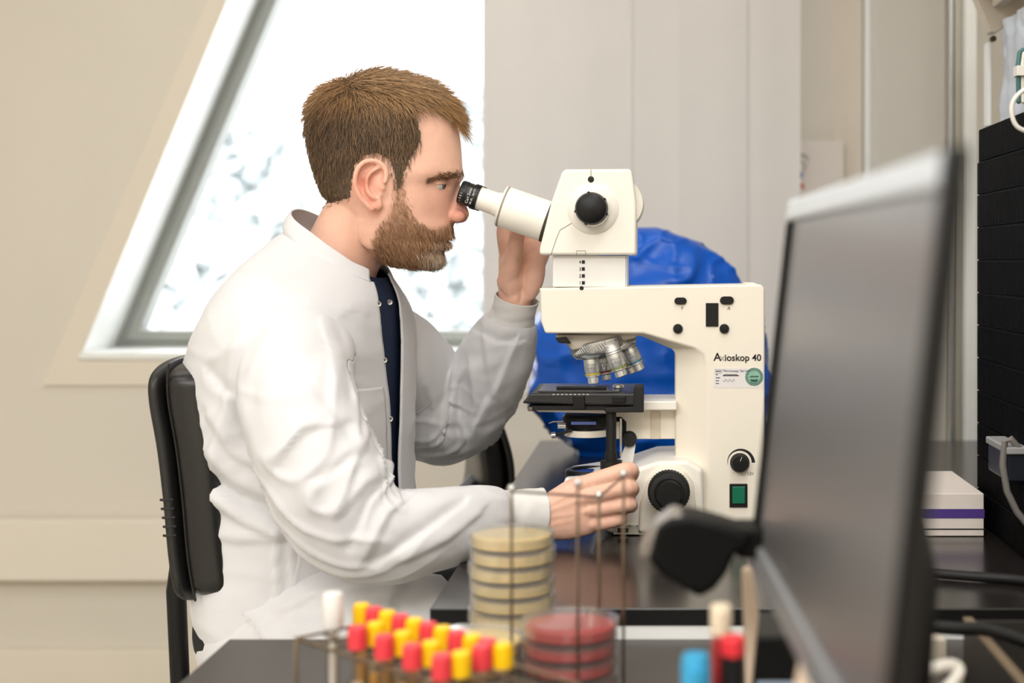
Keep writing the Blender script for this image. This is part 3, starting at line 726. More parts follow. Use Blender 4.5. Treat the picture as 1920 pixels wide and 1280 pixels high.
for k in range(1, 12):
    a = A0 + ua*LA*k/12
    G().tube([Vector((a.x, a.y, H - .313)), Vector((a.x, a.y, H - .313)) + ub*LB], .0011, 6).build('divider_wire', STEEL, rk)
# swab tube with a long white cap
WCAP = mat('white_cap', (236, 232, 228), .45, var=.03, vscale=50)
x, y = Xof(624, 1.19), 1.19
t = thing('swab_tube', 'slim clear tube with a long white cap at the left end of the rack', 'test tube', (x, y, ZN + .0003))
G().lathe([(0, 0), (.0052, .003), (.0062, .008), (.0062, .088), (.0052, .088), (.0052, .008), (0, .003)], (x, y, ZN + .0003), (0, 0, 1), 20).build('glass_tube', TUBEGL, t)
G().lathe([(0, .0835), (.0078, .0835), (.0086, .086), (.0086, .110), (.0078, .1125), (0, .1125)], (x, y, ZN + .0003), (0, 0, 1), 24).build('cap', WCAP, t)
G().cyl((x, y, ZN + .008), (x, y, ZN + .085), .0032).build('swab', WCAP, t)
# ------------------------------------------------------------------ office chairs
LEATH = mat('black_leather', (16, 15, 15), .33, bump=.12, bscale=500, var=.1, vscale=30, spec=.6)
SHELL = mat('chair_shell', (30, 29, 28), .42, var=.1, vscale=40)
def office_chair(label, seat_c, ang, back_rows, Wd, seat_z, thick, sx=.10, sh_=.21, bd=0.0):
    """back_rows: (height z, offset behind the seat centre) of the backrest rear face; everything turned about the seat centre"""
    cx_, cy_ = seat_c
    t = thing('office_chair', label, 'chair', (cx_, cy_, 0))
    ca, sa = math.cos(ang), math.sin(ang)
    def W(x, y, z): return Vector((cx_ + x*ca - y*sa, cy_ + x*sa + y*ca, z))
    def plate(rows, th, hw, ys, n, rnd):
        rr = crom(rows, 40); rings = []; z0_, z1_ = rr[0][0], rr[-1][0]
        for i, (z, xb_) in enumerate(rr):
            u = (z - z0_)/(z1_ - z0_); e = min(u, 1-u)
            k = (1 - (1 - min(1, e/rnd))**2.6)**(1/2.6) if e < rnd else 1
            k = max(k, .03); hwid = hw*(.35 + .65*k) ; t_ = th*(.25 + .75*k)
            ring = []
            for j in range(48):
                a = 2*math.pi*j/48; c_, s_ = math.cos(a), math.sin(a)
                ring.append(W(xb_ + th/2 + t_/2*math.copysign(abs(c_)**(2/n), c_) + ys*(1 - (s_)**2)*0, hwid*math.copysign(abs(s_)**(2/n), s_), z))
            rings.append(ring)
        return G().loft(rings)
    sh = plate(back_rows, thick*.42, Wd + .006, 0, 3.5, .12).build('back_shell', SHELL, t, angle=60)
    rows2 = [(z + (.006 if i == 0 else -.002 if i == len(back_rows)-1 else 0), x + thick*.22) for i, (z, x) in enumerate(back_rows)]
    pd = plate(rows2, thick*1.2, Wd + .003, 0, 4.0, .10).build('back_pad', LEATH, t, angle=60)
    rr = crom(rows2, 40)
    pts = []
    for z, xb_ in rr[3:-3]: pts.append(W(xb_ + thick*.26, -Wd*.985, z))
    G().tube(pts, .0018, 6).build('piping', SHELL, pd)
    for k in range(5):
        z = back_rows[0][0] + .095 + k*.011; i = min(range(len(rr)), key=lambda i: abs(rr[i][0] - z)); xb_ = rr[i][1] - thick*.30
        G().tube([W(xb_ + .010, -Wd - .003, z), W(xb_ + .017, -Wd - .0055, z), W(xb_ + .024, -Wd - .003, z)], .0018, 6).build('shell_rib', SHELL, sh)
    zb0, xb0 = back_rows[0]
    G().tube([W(xb0 + .02 + bd, 0, zb0 + .12), W(xb0 + bd, 0, zb0 - .02), W(xb0 + .008 + bd, 0, seat_z - .05), W(xb0 + .08 + bd, 0, seat_z - .09), W(0, 0, seat_z - .09)], .0135 if bd else .02, 10).build('back_bar', BLACKP, t)
    rings = []
    for z, k in ((seat_z - .07, .75), (seat_z - .06, .93), (seat_z - .035, 1), (seat_z - .012, .98), (seat_z, .86), (seat_z + .004, .5)):
        rings.append([W(sx + sh_*k*math.copysign(abs(math.cos(a))**.55, math.cos(a)), sh_*k*math.copysign(abs(math.sin(a))**.55, math.sin(a)), z) for a in [2*math.pi*j/40 for j in range(40)]])
    G().loft(rings).build('seat', LEATH, t, angle=60)
    G().cyl(W(0, 0, .1), W(0, 0, seat_z - .07), .025).build('gas_column', BLACKP, t)
    for k in range(5):
        a = 2*math.pi*k/5 + .3; d = Vector((math.cos(a), math.sin(a), 0)); b_ = W(0, 0, .11)
        lg = G().tube([b_, b_ + d*.15 + Vector((0, 0, -.01)), b_ + d*.28 + Vector((0, 0, -.035))], [.022, .018, .014], 8).build('leg', BLACKP, t)
        w_ = b_ + d*.28; G().cyl((w_.x - d.y*.02, w_.y + d.x*.02, .028), (w_.x + d.y*.02, w_.y - d.x*.02, .028), .0278).build('caster', SOFTBLK, lg)
    return t
SEATZ = H - .585
cy0 = 1.955
def zx(px, py, D=1.76): p = P(px, py, D); return (p.z, p.x)
seatx = Xof(520, 1.93)
br_ = []
for px, py in ((334,1146),(318,1110),(307,1040),(298,940),(286,840),(272,760),(269,715),(283,688),(300,676)):
    z, x = zx(px, py); br_.append((z, x - seatx))
br_ = [(z, x) for z, x in br_]
br_[0] = (br_[0][0], br_[1][1] + .004); br_[-1] = (br_[-1][0], br_[-3][1] + .004); br_[-2] = (br_[-2][0], br_[-3][1] + .001)
office_chair('black leather office chair the man in the lab coat sits on', (seatx, cy0), 0.0, br_, .198, SEATZ, .062, bd=-.062)
# second chair behind, turned away
z_ = H - .36
ch2 = office_chair('second black office chair, far behind the man\'s raised elbow', (Xof(928, 2.62) - .33, 2.66), 3.35,
                   [(H - .56, -.30), (H - .50, -.325), (H - .43, -.345), (H - .36, -.345), (H - .29, -.325), (H - .24, -.30)], .19, H - .66, .05, -.04, .16)
G().box((Xof(868, 2.62), 2.5, P(0, 922, 2.62).z), (Xof(896, 2.62), 2.72, P(0, 898, 2.62).z)).build('armrest', SOFTBLK, ch2, bevel=.008)
G().tube([(Xof(884, 2.62), 2.66, P(0, 915, 2.62).z), (Xof(884, 2.62), 2.70, H - .66)], .012, 8).build('armrest_post', SOFTBLK, ch2)
# ------------------------------------------------------------------ monitor in the right foreground
far_t, far_b = P(1478, 374, 1.08), P(1402, 1056, 1.08)
near_t = P(1790, 270, .575)
ex = (near_t - far_t); L_ = ex.length; ex.normalize()            # along the screen, towards the camera
ez = (far_t - far_b); ez = (ez - ex*ez.dot(ex)); Hh = ez.length; ez.normalize()
en = ez.cross(ex).normalized()
if en.x > 0: en = -en                                              # out of the screen
ctr = far_t + ex*L_/2 - ez*Hh/2
mo = thing('computer_monitor', 'switched-off flat monitor with pale bezel in the right foreground', 'monitor', (ctr.x + .03, ctr.y, ZN))
SILV = mat('silver_bezel_lit', (196, 203, 210), .35, var=.03, vscale=30); DKB = mat('dark_bezel', (9, 9, 9), .5, spec=.2, var=.05, vscale=30)  # silver lightened further, window and ceiling reflection put into the colour
SCR = mat('screen_glass', (92, 90, 90), .32, spec=.9, var=.04, vscale=6)
def mb(u0, u1, v0, v1, n0, n1):
    c = far_t + ex*((u0+u1)/2) - ez*((v0+v1)/2) + en*((n0+n1)/2)
    return G().obox(c, (ex, ez, en), ((u1-u0)/2, (v1-v0)/2, (n1-n0)/2))
mb(.012, L_ - .02, .016, Hh - .02, -.012, -.004).build('screen', SCR, mo, smooth=False)
mb(0, L_ - .0212, 0, .017, -.012, 0).build('top_bezel', SILV, mo, bevel=.003)
mb(0, L_, Hh - .021, Hh, -.012, 0).build('bottom_bezel', mat('grey_bezel', (120, 122, 124), .4), mo, bevel=.003)
mb(0, .012, .0165, Hh - .0205, -.012, 0).build('side_bezel', DKB, mo, bevel=.002)
mb(L_ - .021, L_, -.0005, Hh, -.007, .0005).build('side_bezel', DKB, mo, bevel=.003)
mb(.006, L_ - .08, .006, Hh - .006, -.021, -.0125).build('housing', DKB, mo, bevel=.006)
mb(.08, L_ - .25, .05, Hh - .05, -.068, -.0205).build('rear_bulge', DKB, mo, bevel=.012)
pb = ctr + ex*-.05 - en*.045
g = G().tube([pb, Vector((pb.x + .02, pb.y, pb.z - .1)), Vector((pb.x + .01, pb.y, ZN + .04))], .017, 10); g.build('stand_neck', DKB, mo)
G().box((pb.x - .03, pb.y - .06, ZN + .0002), (pb.x + .07, pb.y + .06, ZN + .022)).build('stand_foot', DKB, mo, bevel=.006)

# dark wedge-shaped device clipped to the monitor's far edge
Dd = 1.03
dv = thing('clip_on_scanner', 'black wedge-shaped scanner clipped to the near left edge of the monitor', 'scanner', P(1300, 1040, Dd))
BLKD = mat('device_black', (4, 4, 4), .5, spec=.2, var=.1, vscale=30)
body = [(1232,988),(1258,972),(1300,970),(1352,984),(1404,1000),(1408,1022),(1380,1040),(1362,1078),(1340,1106),(1312,1122),(1280,1104),(1240,1078),(1216,1052)]
G().prism(body, Dd, Dd + .05).build('scanner_body', BLKD, dv, bevel=.010, seg=3)
lens = [(1232,984),(1262,962),(1284,968),(1276,985),(1262,1000),(1226,1042),(1214,1052),(1197,1048),(1204,1020)]
G().prism(lens, Dd + .004, Dd + .046).build('scanner_window', mat('scanner_window', (120, 112, 104), .3, spec=.8), dv, bevel=.006, seg=3)
c = P(1404, 1010, Dd + .025); G().box((c.x - .01, Dd + .01, c.z - .012), (far_t.x + .01, 1.085, c.z + .010)).build('clip', BLKD, dv, bevel=.003)

# pens in a beaker, near right
def pen(name, label, px, pytop, D, r, capm, bodym, cap_len, tilt=0.0, zbot=ZN + .004, tip=None):
    top = P(px, pytop, D); t = thing(name, label, 'pen', (top.x, D, zbot), 'pens by the monitor')
    bot = Vector((top.x + tilt, D, zbot)); d = (top - bot).normalized(); L = (top - bot).length
    G().lathe([(0, 0), (r*.8, 0), (r*.92, .004), (r*.92, L - cap_len), (0, L - cap_len)], bot, d, 20).build('barrel', bodym, t)
    cp = G().lathe([(0, 0), (r, 0), (r, cap_len*.9), (r*.85, cap_len), (0, cap_len)], bot + d*(L - cap_len), d, 20).build('cap', capm, t)
    G().obox(bot + d*(L - cap_len*.55) + Vector((0, -r*1.2, 0)), ((1, 0, 0), (0, 1, 0), d), (r*.3, r*.3, cap_len*.4)).build('clip', capm, cp)
    return t
CYAN = mat('cyan_plastic', (58, 160, 205), .4); REDP = mat('red_plastic', (226, 52, 62), .4); BLKP = mat('marker_black', (12, 10, 11), .45); WOOD = mat('cream_stick', (228, 212, 186), .6, var=.05); REDB = mat('dark_red_barrel', (150, 30, 38), .45)
pen('marker_pen', 'thick marker with pale blue cap, leftmost of the pens below the monitor', 1304, 1226, .93, .0095, CYAN, CYAN, .05)
pen('marker_pen', 'black marker with red end cap below the monitor', 1374, 1192, .95, .0082, REDP, BLKP, .012)
pen('marker_pen', 'slim dark red pen standing just left of the black marker', 1346, 1196, .965, .0042, REDB, REDB, .03)
pen('wooden_stick', 'cream wooden stick with rounded head, tallest among the pens', 1352, 1133, .985, .0075, WOOD, mat('pink_stick', (214, 168, 150), .5), .02)
bkx, bky = Xof(1342, .953), .953
t = thing('glass_beaker', 'low clear beaker holding the pens beside the monitor', 'beaker', (bkx, bky, ZN))
G().lathe([(.052, .001), (.052, .05), (.0535, .052), (.0505, .052), (.0505, .004), (0, .003), (0, .001)], (bkx, bky, ZN), (0, 0, 1), 40, False).build('glass_wall', TUBEGL, t)
# small light objects under the monitor's lower edge
t = thing('pipette_bulb', 'cream rubber pipette bulb lying under the monitor\'s lower corner', 'pipette bulb', P(1402, 1120, 1.12))
bz = ZN
b0 = P(1408, 1100, 1.12); 
G().tube([(b0.x, 1.12, bz + .004), (b0.x - .002, 1.12, bz + .05), (b0.x, 1.12, b0.z - .02), (b0.x - .003, 1.12, b0.z + .012)], [.0025, .0025, .0065, .0045], 12).build('bulb', mat('cream_rubber', (222, 200, 178), .5, var=.04), t)
t = thing('pipette_bulb', 'second cream rubber bulb in front, nearer the bottom of the picture', 'pipette bulb', P(1525, 1270, .80))
b0 = P(1524, 1262, .80)
G().tube([(b0.x, .80, bz + .004), (b0.x, .80, b0.z - .02), (b0.x, .80, b0.z + .004)], [.008, .013, .008], 12).build('bulb', MATS['cream_rubber'], t)
# dark box behind the pens
kb_ = thing('cable_box', 'small dark box lying on the table behind the pens', 'box', P(1450, 1240, 1.16))
x0 = Xof(1400, 1.15)
G().box((x0, 1.12, ZN + .0003), (x0 + .045, 1.20, ZN + .095)).build('case', BLACKP, kb_, bevel=.004)
G().box((x0 + .006, 1.1185, ZN + .05), (x0 + .04, 1.121, ZN + .06)).build('label_strip', mat('pale_blue_strip', (150, 165, 185), .5), kb_, bevel=.001)

# ------------------------------------------------------------------ black equipment case at the right, box and cables
XK = .44
kc_ = thing('equipment_case', 'tall black ribbed equipment case on the bench at the right edge', 'equipment case', (XK + .1, 1.7, ZB))
KB = mat('case_black', (5, 5, 5), .7, spec=.08, var=.15, vscale=30)
z0, z1 = ZB + .001, H + .182
pts = []
def rr_profile(y0, y1, za, zb2, r):
    out = []
    for cy_, cz_, a0 in ((y1 - r, zb2 - r, 0), (y0 + r, zb2 - r, 90), (y0 + .004, za + .004, 180), (y1 - .004, za + .004, 270)):
        rad = r if a0 < 180 else .004
        for k in range(7): a = math.radians(a0 + 15*k); out.append((cy_ + rad*math.cos(a), cz_ + rad*math.sin(a)))
    return out
pr = rr_profile(1.40, 1.975, z0, z1, .02)
G().loft([[(XK + .006, y, z) for y, z in pr], [(XK + .24, y, z) for y, z in pr]]).build('case_body', KB, kc_, angle=30)
n = 12; hstep = (z1 - z0)/n
for k in range(n):
    g = G(); a0_, a1_ = z0 + k*hstep + .0008, z0 + (k+1)*hstep - .0008
    g.box((XK + .003, 1.415, a0_), (XK + .008, 1.972 - (.012 if k == n-1 else 0), a1_))
    pn = g.build('side_panel', KB, kc_, bevel=.0008)
    g = G()
    for j in range(70):
        y = 1.42 + j*.0078
        if y > 1.955: break
        g.box((XK + .0015, y, a0_ + .002), (XK + .004, y + .0042, a1_ - .002))
    g.build('fine_ribs', KB, pn, smooth=False, kind='stuff')
# plug box and cable on the case
ad = thing('power_adapter', 'dark blue-black adapter plugged into the black case at the right edge', 'adapter', (XK - .03, 1.72, P(0, 880, 1.72).z))
zt_ = P(0, 838, 1.75).z; zb2 = P(0, 892, 1.75).z
G().box((XK - .022, 1.70, zb2), (XK + .002, 1.80, zt_)).build('adapter_body', mat('navy_plastic', (22, 26, 36), .4), ad, bevel=.003)
G().box((XK - .024, 1.695, zt_ - .002), (XK + .002, 1.805, zt_ + .007)).build('adapter_lid', mat('grey_lid', (150, 150, 150), .5), ad, bevel=.002)
CAB = mat('grey_cable', (120, 116, 112), .45); WCB = mat('white_cable', (226, 222, 214), .45)
tag(G().tube([P(1912, 842, 1.70), P(1895, 822, 1.70), P(1884, 828, 1.70), P(1880, 870, 1.70), P(1888, 920, 1.70), P(1906, 958, 1.70), P(1932, 990, 1.70), P(1950, 1010, 1.70)], .0042, 10).build('power_cable', CAB), 'grey cable looping down in front of the black case', 'cable')
tag(G().tube([tuple(x) for x in crom([P(1940, 160, 1.66), P(1915, 172, 1.66), P(1899, 192, 1.66), P(1898, 218, 1.66), P(1908, 238, 1.66), P(1930, 248, 1.66)], 24)], .0028, 10).build('white_cable', WCB), 'white cable loop hanging over the top corner of the black case', 'cable')
bx = thing('reagent_box', 'flat white carton with a purple band on the bench beside the black case', 'carton', (XK - .05, 1.90, ZB))
CART = mat('carton_white', (222, 212, 204), .6, var=.03, vscale=30); PURP = mat('purple_print', (74, 52, 128), .5)
x0, x1, y0 = XK - .115, Xof(1845, 1.857), 1.857
ch_ = P(0, 925, y0).z - ZB
G().box((x0, y0, ZB + .0005), (x1, y0 + .2, ZB + ch_)).build('carton', CART, bx, bevel=.0012)
G().box((x0 + .001, y0 - .0006, ZB + .024), (x1 + .0006, y0 + .002, ZB + .036)).build('purple_band', PURP, bx)
G().box((x0 + .001, y0 - .0005, ZB + .009), (x1 + .0004, y0 + .002, ZB + .0105)).build('print_line', INK, bx)
tag(G().tube([tuple(x) for x in crom([(XK - .25, 1.66, ZB + .006), (XK - .1, 1.60, ZB + .006), (XK - .03, 1.57, ZB + .006), (XK - .012, 1.50, ZB + .006)], 24)], .0055, 10).build('black_cable', SOFTBLK), 'black cable lying on the bench below the white carton', 'cable')
# low dark stand and cables at the lower right corner, on the near table
ps = thing('paper_tray', 'dark tray with pale edges in the lower right corner behind the monitor', 'tray', P(1860, 1200, 1.2))
TRY = mat('tray_dark', (36, 33, 30), .5, var=.08); TRE = mat('tray_edge', (120, 104, 84), .5, var=.05)
ya, yb = 1.02, 1.33; xa = Xof(1806, yb); 
g = G().box((xa, ya, ZN + .0003), (xa + .004, yb, ZN + .055)); g.build('tray_side', TRY, ps, bevel=.001)
G().box((xa - .0006, ya, ZN + .055), (xa + .0085, yb, ZN + .058)).build('tray_rim', TRE, ps, bevel=.0008)
G().box((xa + .004, ya, ZN + .0003), (xa + .26, yb, ZN + .004)).build('tray_floor', TRY, ps)
G().box((xa + .256, ya, ZN + .004), (xa + .26, yb, ZN + .055)).build('tray_side', TRY, ps, bevel=.001)
G().box((xa + .0045, yb - .004, ZN + .004), (xa + .256, yb, ZN + .055)).build('tray_side', TRY, ps, bevel=.001)
tag(G().tube([tuple(x) for x in crom([P(1720, 1268, 1.06), P(1752, 1252, 1.06), P(1785, 1246, 1.07), P(1798, 1256, 1.07), P(1788, 1276, 1.06), P(1770, 1296, 1.05)], 24)], .0045, 10).build('white_cable', WCB), 'white cable end curling under the monitor at the bottom right', 'cable')
pad = G().box((Xof(1690, 1.30), 1.36, ZN + .0003), (Xof(1800, 1.30), 1.44, ZN + .028)).build('notepad', mat('cream_pad', (196, 186, 170), .7, var=.03), bevel=.001)
tag(pad, 'thick cream notepad lying on the table behind the monitor', 'notepad')
tag(G().tube([tuple(x) for x in crom([P(1700, 1170, 1.30), P(1790, 1178, 1.28), P(1860, 1182, 1.26), P(1960, 1215, 1.22)], 24)], .006, 10).build('black_cable', SOFTBLK), 'black cable crossing in front of the tray at the right', 'cable')

# ------------------------------------------------------------------ wall shelf, bracket and hanging bag top right
sf = thing('wall_shelf', 'white wall shelf with metal bracket high at the right edge', 'shelf', (XR - .06, 2.3, H + .4))
xu = Xof(1852, 2.42)
G().box((xu, 2.42, P(0, 236, 2.42).z), (xu + .007, 2.45, P(0, 78, 2.42).z)).build('shelf_upright', WHITE, sf, bevel=.002)
SHB = mat('bracket_beige', (214, 204, 188), .5, var=.02)
zs = P(0, 40, 2.42).z
o = G().loft([[(xu - .03, 2.40, zs + .10), (xu - .03, 2.40, zs + .05), (xu + .0, 2.40, zs - .022), (xu + .012, 2.40, zs - .022), (xu + .10, 2.40, zs + .05), (xu + .10, 2.40, zs + .10)], [(xu - .03, 2.43, zs + .10), (xu - .03, 2.43, zs + .05), (xu + .0, 2.43, zs - .022), (xu + .012, 2.43, zs - .022), (xu + .10, 2.43, zs + .05), (xu + .10, 2.43, zs + .10)]]).build('bracket', SHB, sf, bevel=.003)
G().cyl((xu + .003, 2.40, P(0, 74, 2.4).z), (xu + .003, 2.39, P(0, 74, 2.4).z), .005).build('bracket_screw', mat('dark_screw', (70, 62, 52), .4, metal=1), o)
G().box((xu - .06, 1.70, zs + .06), (XR - .002, 2.46, zs + .085)).build('shelf_board', SHB, sf, bevel=.003)
G().box((xu - .0, 1.70, zs + .018), (xu + .02, 2.39, zs + .06)).build('shelf_lip', SHB, sf, bevel=.003)
# plastic bag hanging under the shelf
BAG = mat('translucent_bag', (206, 216, 232), .25, spec=.6, var=.06, vscale=25)
xb_ = xu + .012; rings = []
for i, (z, w_) in enumerate(crom([(P(0, 60, 2.3).z + .03, .09), (P(0, 70, 2.3).z, .10), (P(0, 120, 2.3).z, .11), (P(0, 180, 2.3).z, .115), (P(0, 230, 2.3).z, .11), (P(0, 262, 2.3).z, .08)], 36)):
    ring = []
    for k in range(60):
        a = 2*math.pi*k/60; dx = .018*math.copysign(abs(math.cos(a))**.8, math.cos(a)); dy = w_*math.copysign(abs(math.sin(a))**.8, math.sin(a))
        p = Vector((xb_ + .012 + dx*.6, 2.30 + dy, z)); p.x += .010*noise.noise(p*22) + .004*noise.noise(p*60)
        ring.append(p)
    rings.append(ring)
tag(G().loft(rings).build('plastic_bag', BAG, angle=70), 'translucent bluish plastic bag hanging under the shelf above the black case', 'plastic bag')
tm = thing('cable_tie', 'teal and white cable bundle with a clip above the black case', 'cable bundle', P(1914, 130, 1.95))
TEAL = mat('teal_plastic', (70, 112, 110), .4)
for dx in (0, 8): G().tube([P(1910 + dx, 190, 1.93), P(1909 + dx, 120, 1.93), P(1912 + dx, 98, 1.93), P(1918 + dx, 94, 1.93)], .0035, 10).build('cord', TEAL if dx == 0 else WCB, tm)
c = P(1913, 133, 1.925); G().box((c.x - .006, 1.92, c.z - .007), (c.x + .008, 1.94, c.z + .007)).build('clip', WCB, tm, bevel=.001)
# ------------------------------------------------------------------ the man
YP = 1.93
man = thing('person', 'bearded man in a white lab coat looking into the microscope, seated', 'person', (Xof(540, YP), YP, 0))
def fuse(g, voxel, sm=2, fac=.5):
    me = bpy.data.meshes.new('tmp'); me.from_pydata(g.v, [], g.f)
    bm = bmesh.new(); bm.from_mesh(me); bmesh.ops.remove_doubles(bm, verts=bm.verts, dist=1e-7)
    bmesh.ops.recalc_face_normals(bm, faces=bm.faces); bm.to_mesh(me); bm.free()
    o = bpy.data.objects.new('tmp', me); col.objects.link(o)
    r = o.modifiers.new('r', 'REMESH'); r.mode = 'VOXEL'; r.voxel_size = voxel
    if sm: s = o.modifiers.new('s', 'SMOOTH'); s.iterations = sm; s.factor = fac
    out = bpy.data.meshes.new_from_object(o.evaluated_get(bpy.context.evaluated_depsgraph_get()))
    bpy.data.objects.remove(o)
    return out
def getv(me): a = np.empty(len(me.vertices)*3); me.vertices.foreach_get('co', a); return a.reshape(-1, 3)
def setv(me, a): me.vertices.foreach_set('co', np.ascontiguousarray(a).ravel()); me.update()
def getn(me): a = np.empty(len(me.vertices)*3); me.vertices.foreach_get('normal', a); return a.reshape(-1, 3)
def pxy(a, mirror=True):
    d = YP - np.abs(a[:, 1] - YP) if mirror else a[:, 1]
    return CX + a[:, 0]*F/d, CY + (H - a[:, 2])*F/d
def inpoly(x, y, poly):
    r = np.zeros(len(x), bool); n = len(poly); j = n - 1
    for i in range(n):
        xi, yi = poly[i]; xj, yj = poly[j]
        c = ((yi > y) != (yj > y)) & (x < (xj - xi)*(y - yi)/((yj - yi) + 1e-12) + xi)
        r ^= c; j = i
    return r
def polydist(x, y, poly, closed=True):
    d = np.full(len(x), 1e9); n = len(poly)
    for i in range(n if closed else n - 1):
        ax_, ay = poly[i]; bx_, by = poly[(i+1) % n]
        dx, dy = bx_ - ax_, by - ay; t = np.clip(((x - ax_)*dx + (y - ay)*dy)/(dx*dx + dy*dy + 1e-9), 0, 1)
        d = np.minimum(d, np.hypot(x - ax_ - t*dx, y - ay - t*dy))
    return d
def polyside(x, y, pts):
    d = np.full(len(x), 1e9); s_ = np.zeros(len(x))
    for i in range(len(pts) - 1):
        ax_, ay = pts[i]; bx_, by = pts[i+1]; dx, dy = bx_ - ax_, by - ay
        t = np.clip(((x - ax_)*dx + (y - ay)*dy)/(dx*dx + dy*dy), 0, 1); e = np.hypot(x - ax_ - t*dx, y - ay - t*dy)
        c = dx*(y - ay) - dy*(x - ax_); s_ = np.where(e < d, c, s_); d = np.minimum(d, e)
    return s_
def finish(me, name, m, parent, label=None):
    setv(me, getv(me) - np.array(wloc(parent))); me.name = name
    me.polygons.foreach_set('use_smooth', [True]*len(me.polygons)); me.materials.clear(); me.materials.append(m)
    o = bpy.data.objects.new(name, me); col.objects.link(o); o.parent = parent
    if label: o['label'] = label
    return o

# ---- head
g = G()
hd = [(157,690,722,.018,2.1),(163,660,764,.038,2.1),(178,630,808,.055,2.2),(200,608,836,.066,2.3),(225,597,853,.072,2.3),(250,593,860,.0755,2.3),(280,593,864,.0765,2.3),(310,596,866,.0765,2.3),(328,599,867.5,.076,2.25),(340,601,864,.0755,2.1),(350,604,859,.075,1.95),(368,610,855,.0735,1.95),(390,634,851,.071,1.95),(410,650,848,.068,1.95),(425,660,848,.066,1.95),(440,668,845,.063,1.95),(448,672,838,.061,1.95),(456,678,839,.059,1.95),(468,690,832,.055,1.95),(480,702,832,.050,2.0),(490,722,829,.043,2.0),(497,748,820,.032,2.0),(500,765,808,.018,2.0)]
rows = crom(hd, 70); rings = []
s = YP/F
for (y, xb, xf, wd, n) in rows:
    c = xb + (xf - xb)*.45; ring = []
    for k in range(72):
        t = 2*math.pi*k/72; ct, st_ = math.cos(t), math.sin(t)
        nn = n if ct > 0 else 2.2
        xx = c + ((xf - c) if ct > 0 else (c - xb))*math.copysign(abs(ct)**(2/nn), ct)
        ring.append(((xx - CX)*s, YP + wd*math.copysign(abs(st_)**(2/nn), st_), H - (y - CY)*s))
    rings.append(ring)
g.loft(rings)
def MP(px, py, lat=0.0): p = P(px, py, YP); return Vector((p.x, YP + lat, p.z))
# neck
rings = []
nk = [(688,372,62,.056),(678,400,66,.056),(664,432,70,.057),(646,470,72,.059),(628,505,76,.064),(612,540,84,.072)]
nkr = crom(nk, 24)
for i, (x, y, hdp, wd) in enumerate(nkr):
    d = np.array(nkr[min(i+1, 23)][:2]) - np.array(nkr[max(i-1, 0)][:2]); d /= np.linalg.norm(d); f = (d[1], -d[0])
    rings.append([MP(x + f[0]*hdp*math.cos(a), y + f[1]*hdp*math.cos(a), wd*math.sin(a)) for a in [2*math.pi*k/40 for k in range(40)]])
g.loft(rings)
# nose
nz = [(343,846,862,.0085),(356,846,864.5,.0095),(370,846,868.5,.0115),(384,846,874,.0135),(395,846,878.5,.0155),(403,846,880,.017),(409,846,877,.0165),(414,846,868,.0145),(418,846,858,.010)]
rings = []
for (y, xb, xt, wd) in crom(nz, 26):
    ring = []
    for k in range(28):
        t = 2*math.pi*k/28; ct, st_ = math.cos(t), math.sin(t)
        x = xb + (xt - xb)*ct if ct > 0 else xb + 14*ct
        ring.append(MP(x, y, wd*(1.0 if ct <= 0 else (1 - .25*ct))*st_))
    rings.append(ring)
g.loft(rings)
for sd in (-1, 1):
    g.ell(MP(861, 406, sd*.0145), (.0105, .0072, .0085), 16, 10)
    g.ell(MP(838, 333, sd*.030), (.013, .020, .0065), 16, 10)             # brow ridge
    g.ell(MP(712, 420, sd*.052), (.022, .012, .036), 16, 10)              # jaw muscle
g.ell(MP(838, 442, 0), (.009, .021, .006), 16, 10); g.ell(MP(834, 456, 0), (.009, .019, .0055), 16, 10)   # lips
# ears
def earp(px, py, out): return lambda sd: P(px, py, YP - .078) + Vector((0, (YP - .078 - 1)*0, 0))
for sd in (-1, 1):
    def E(px, py, o):
        p = P(px, py, YP - .079); return Vector((p.x, YP + sd*(.074 + o), p.z))
    # plate, tilted outwards towards the back
    rim = [(722,342),(724,322),(716,308),(702,302),(686,305),(675,317),(670,336),(672,354),(679,370),(690,383),(700,393),(710,394),(714,384),(712,372)]
    cpt = (698, 346)
    a = [E(x, y, .002 + (726 - x)*.00022) for x, y in rim]; b_ = [E(x, y, -.006 + (726 - x)*.00022) for x, y in rim]
    inner = [E(cpt[0] + (x - cpt[0])*.55, cpt[1] + (y - cpt[1])*.6, -.001 + (726 - x)*.00016) for x, y in rim]
    g.loft([b_, a, inner])
    hl = crom(rim[:1] + rim[:11], 40)
    g.tube([E(x, y, .005 + (726 - x)*.00026) for x, y in hl], [.0036]*len(hl), 10)
    ah = crom([(708,316),(698,322),(690,334),(688,350),(694,364),(703,372)], 20)
    g.tube([E(x, y, .0035 + (726 - x)*.00022) for x, y in ah], [.003]*20, 10)
    g.ell(E(717, 350, .003), (.0042, .004, .006), 12, 8)               # tragus
    g.ell(E(706, 384, .003), (.0075, .0045, .0085), 14, 10)            # lobe
    g.ell(E(706, 346, -.008), (.02, .012, .026), 16, 10)               # root
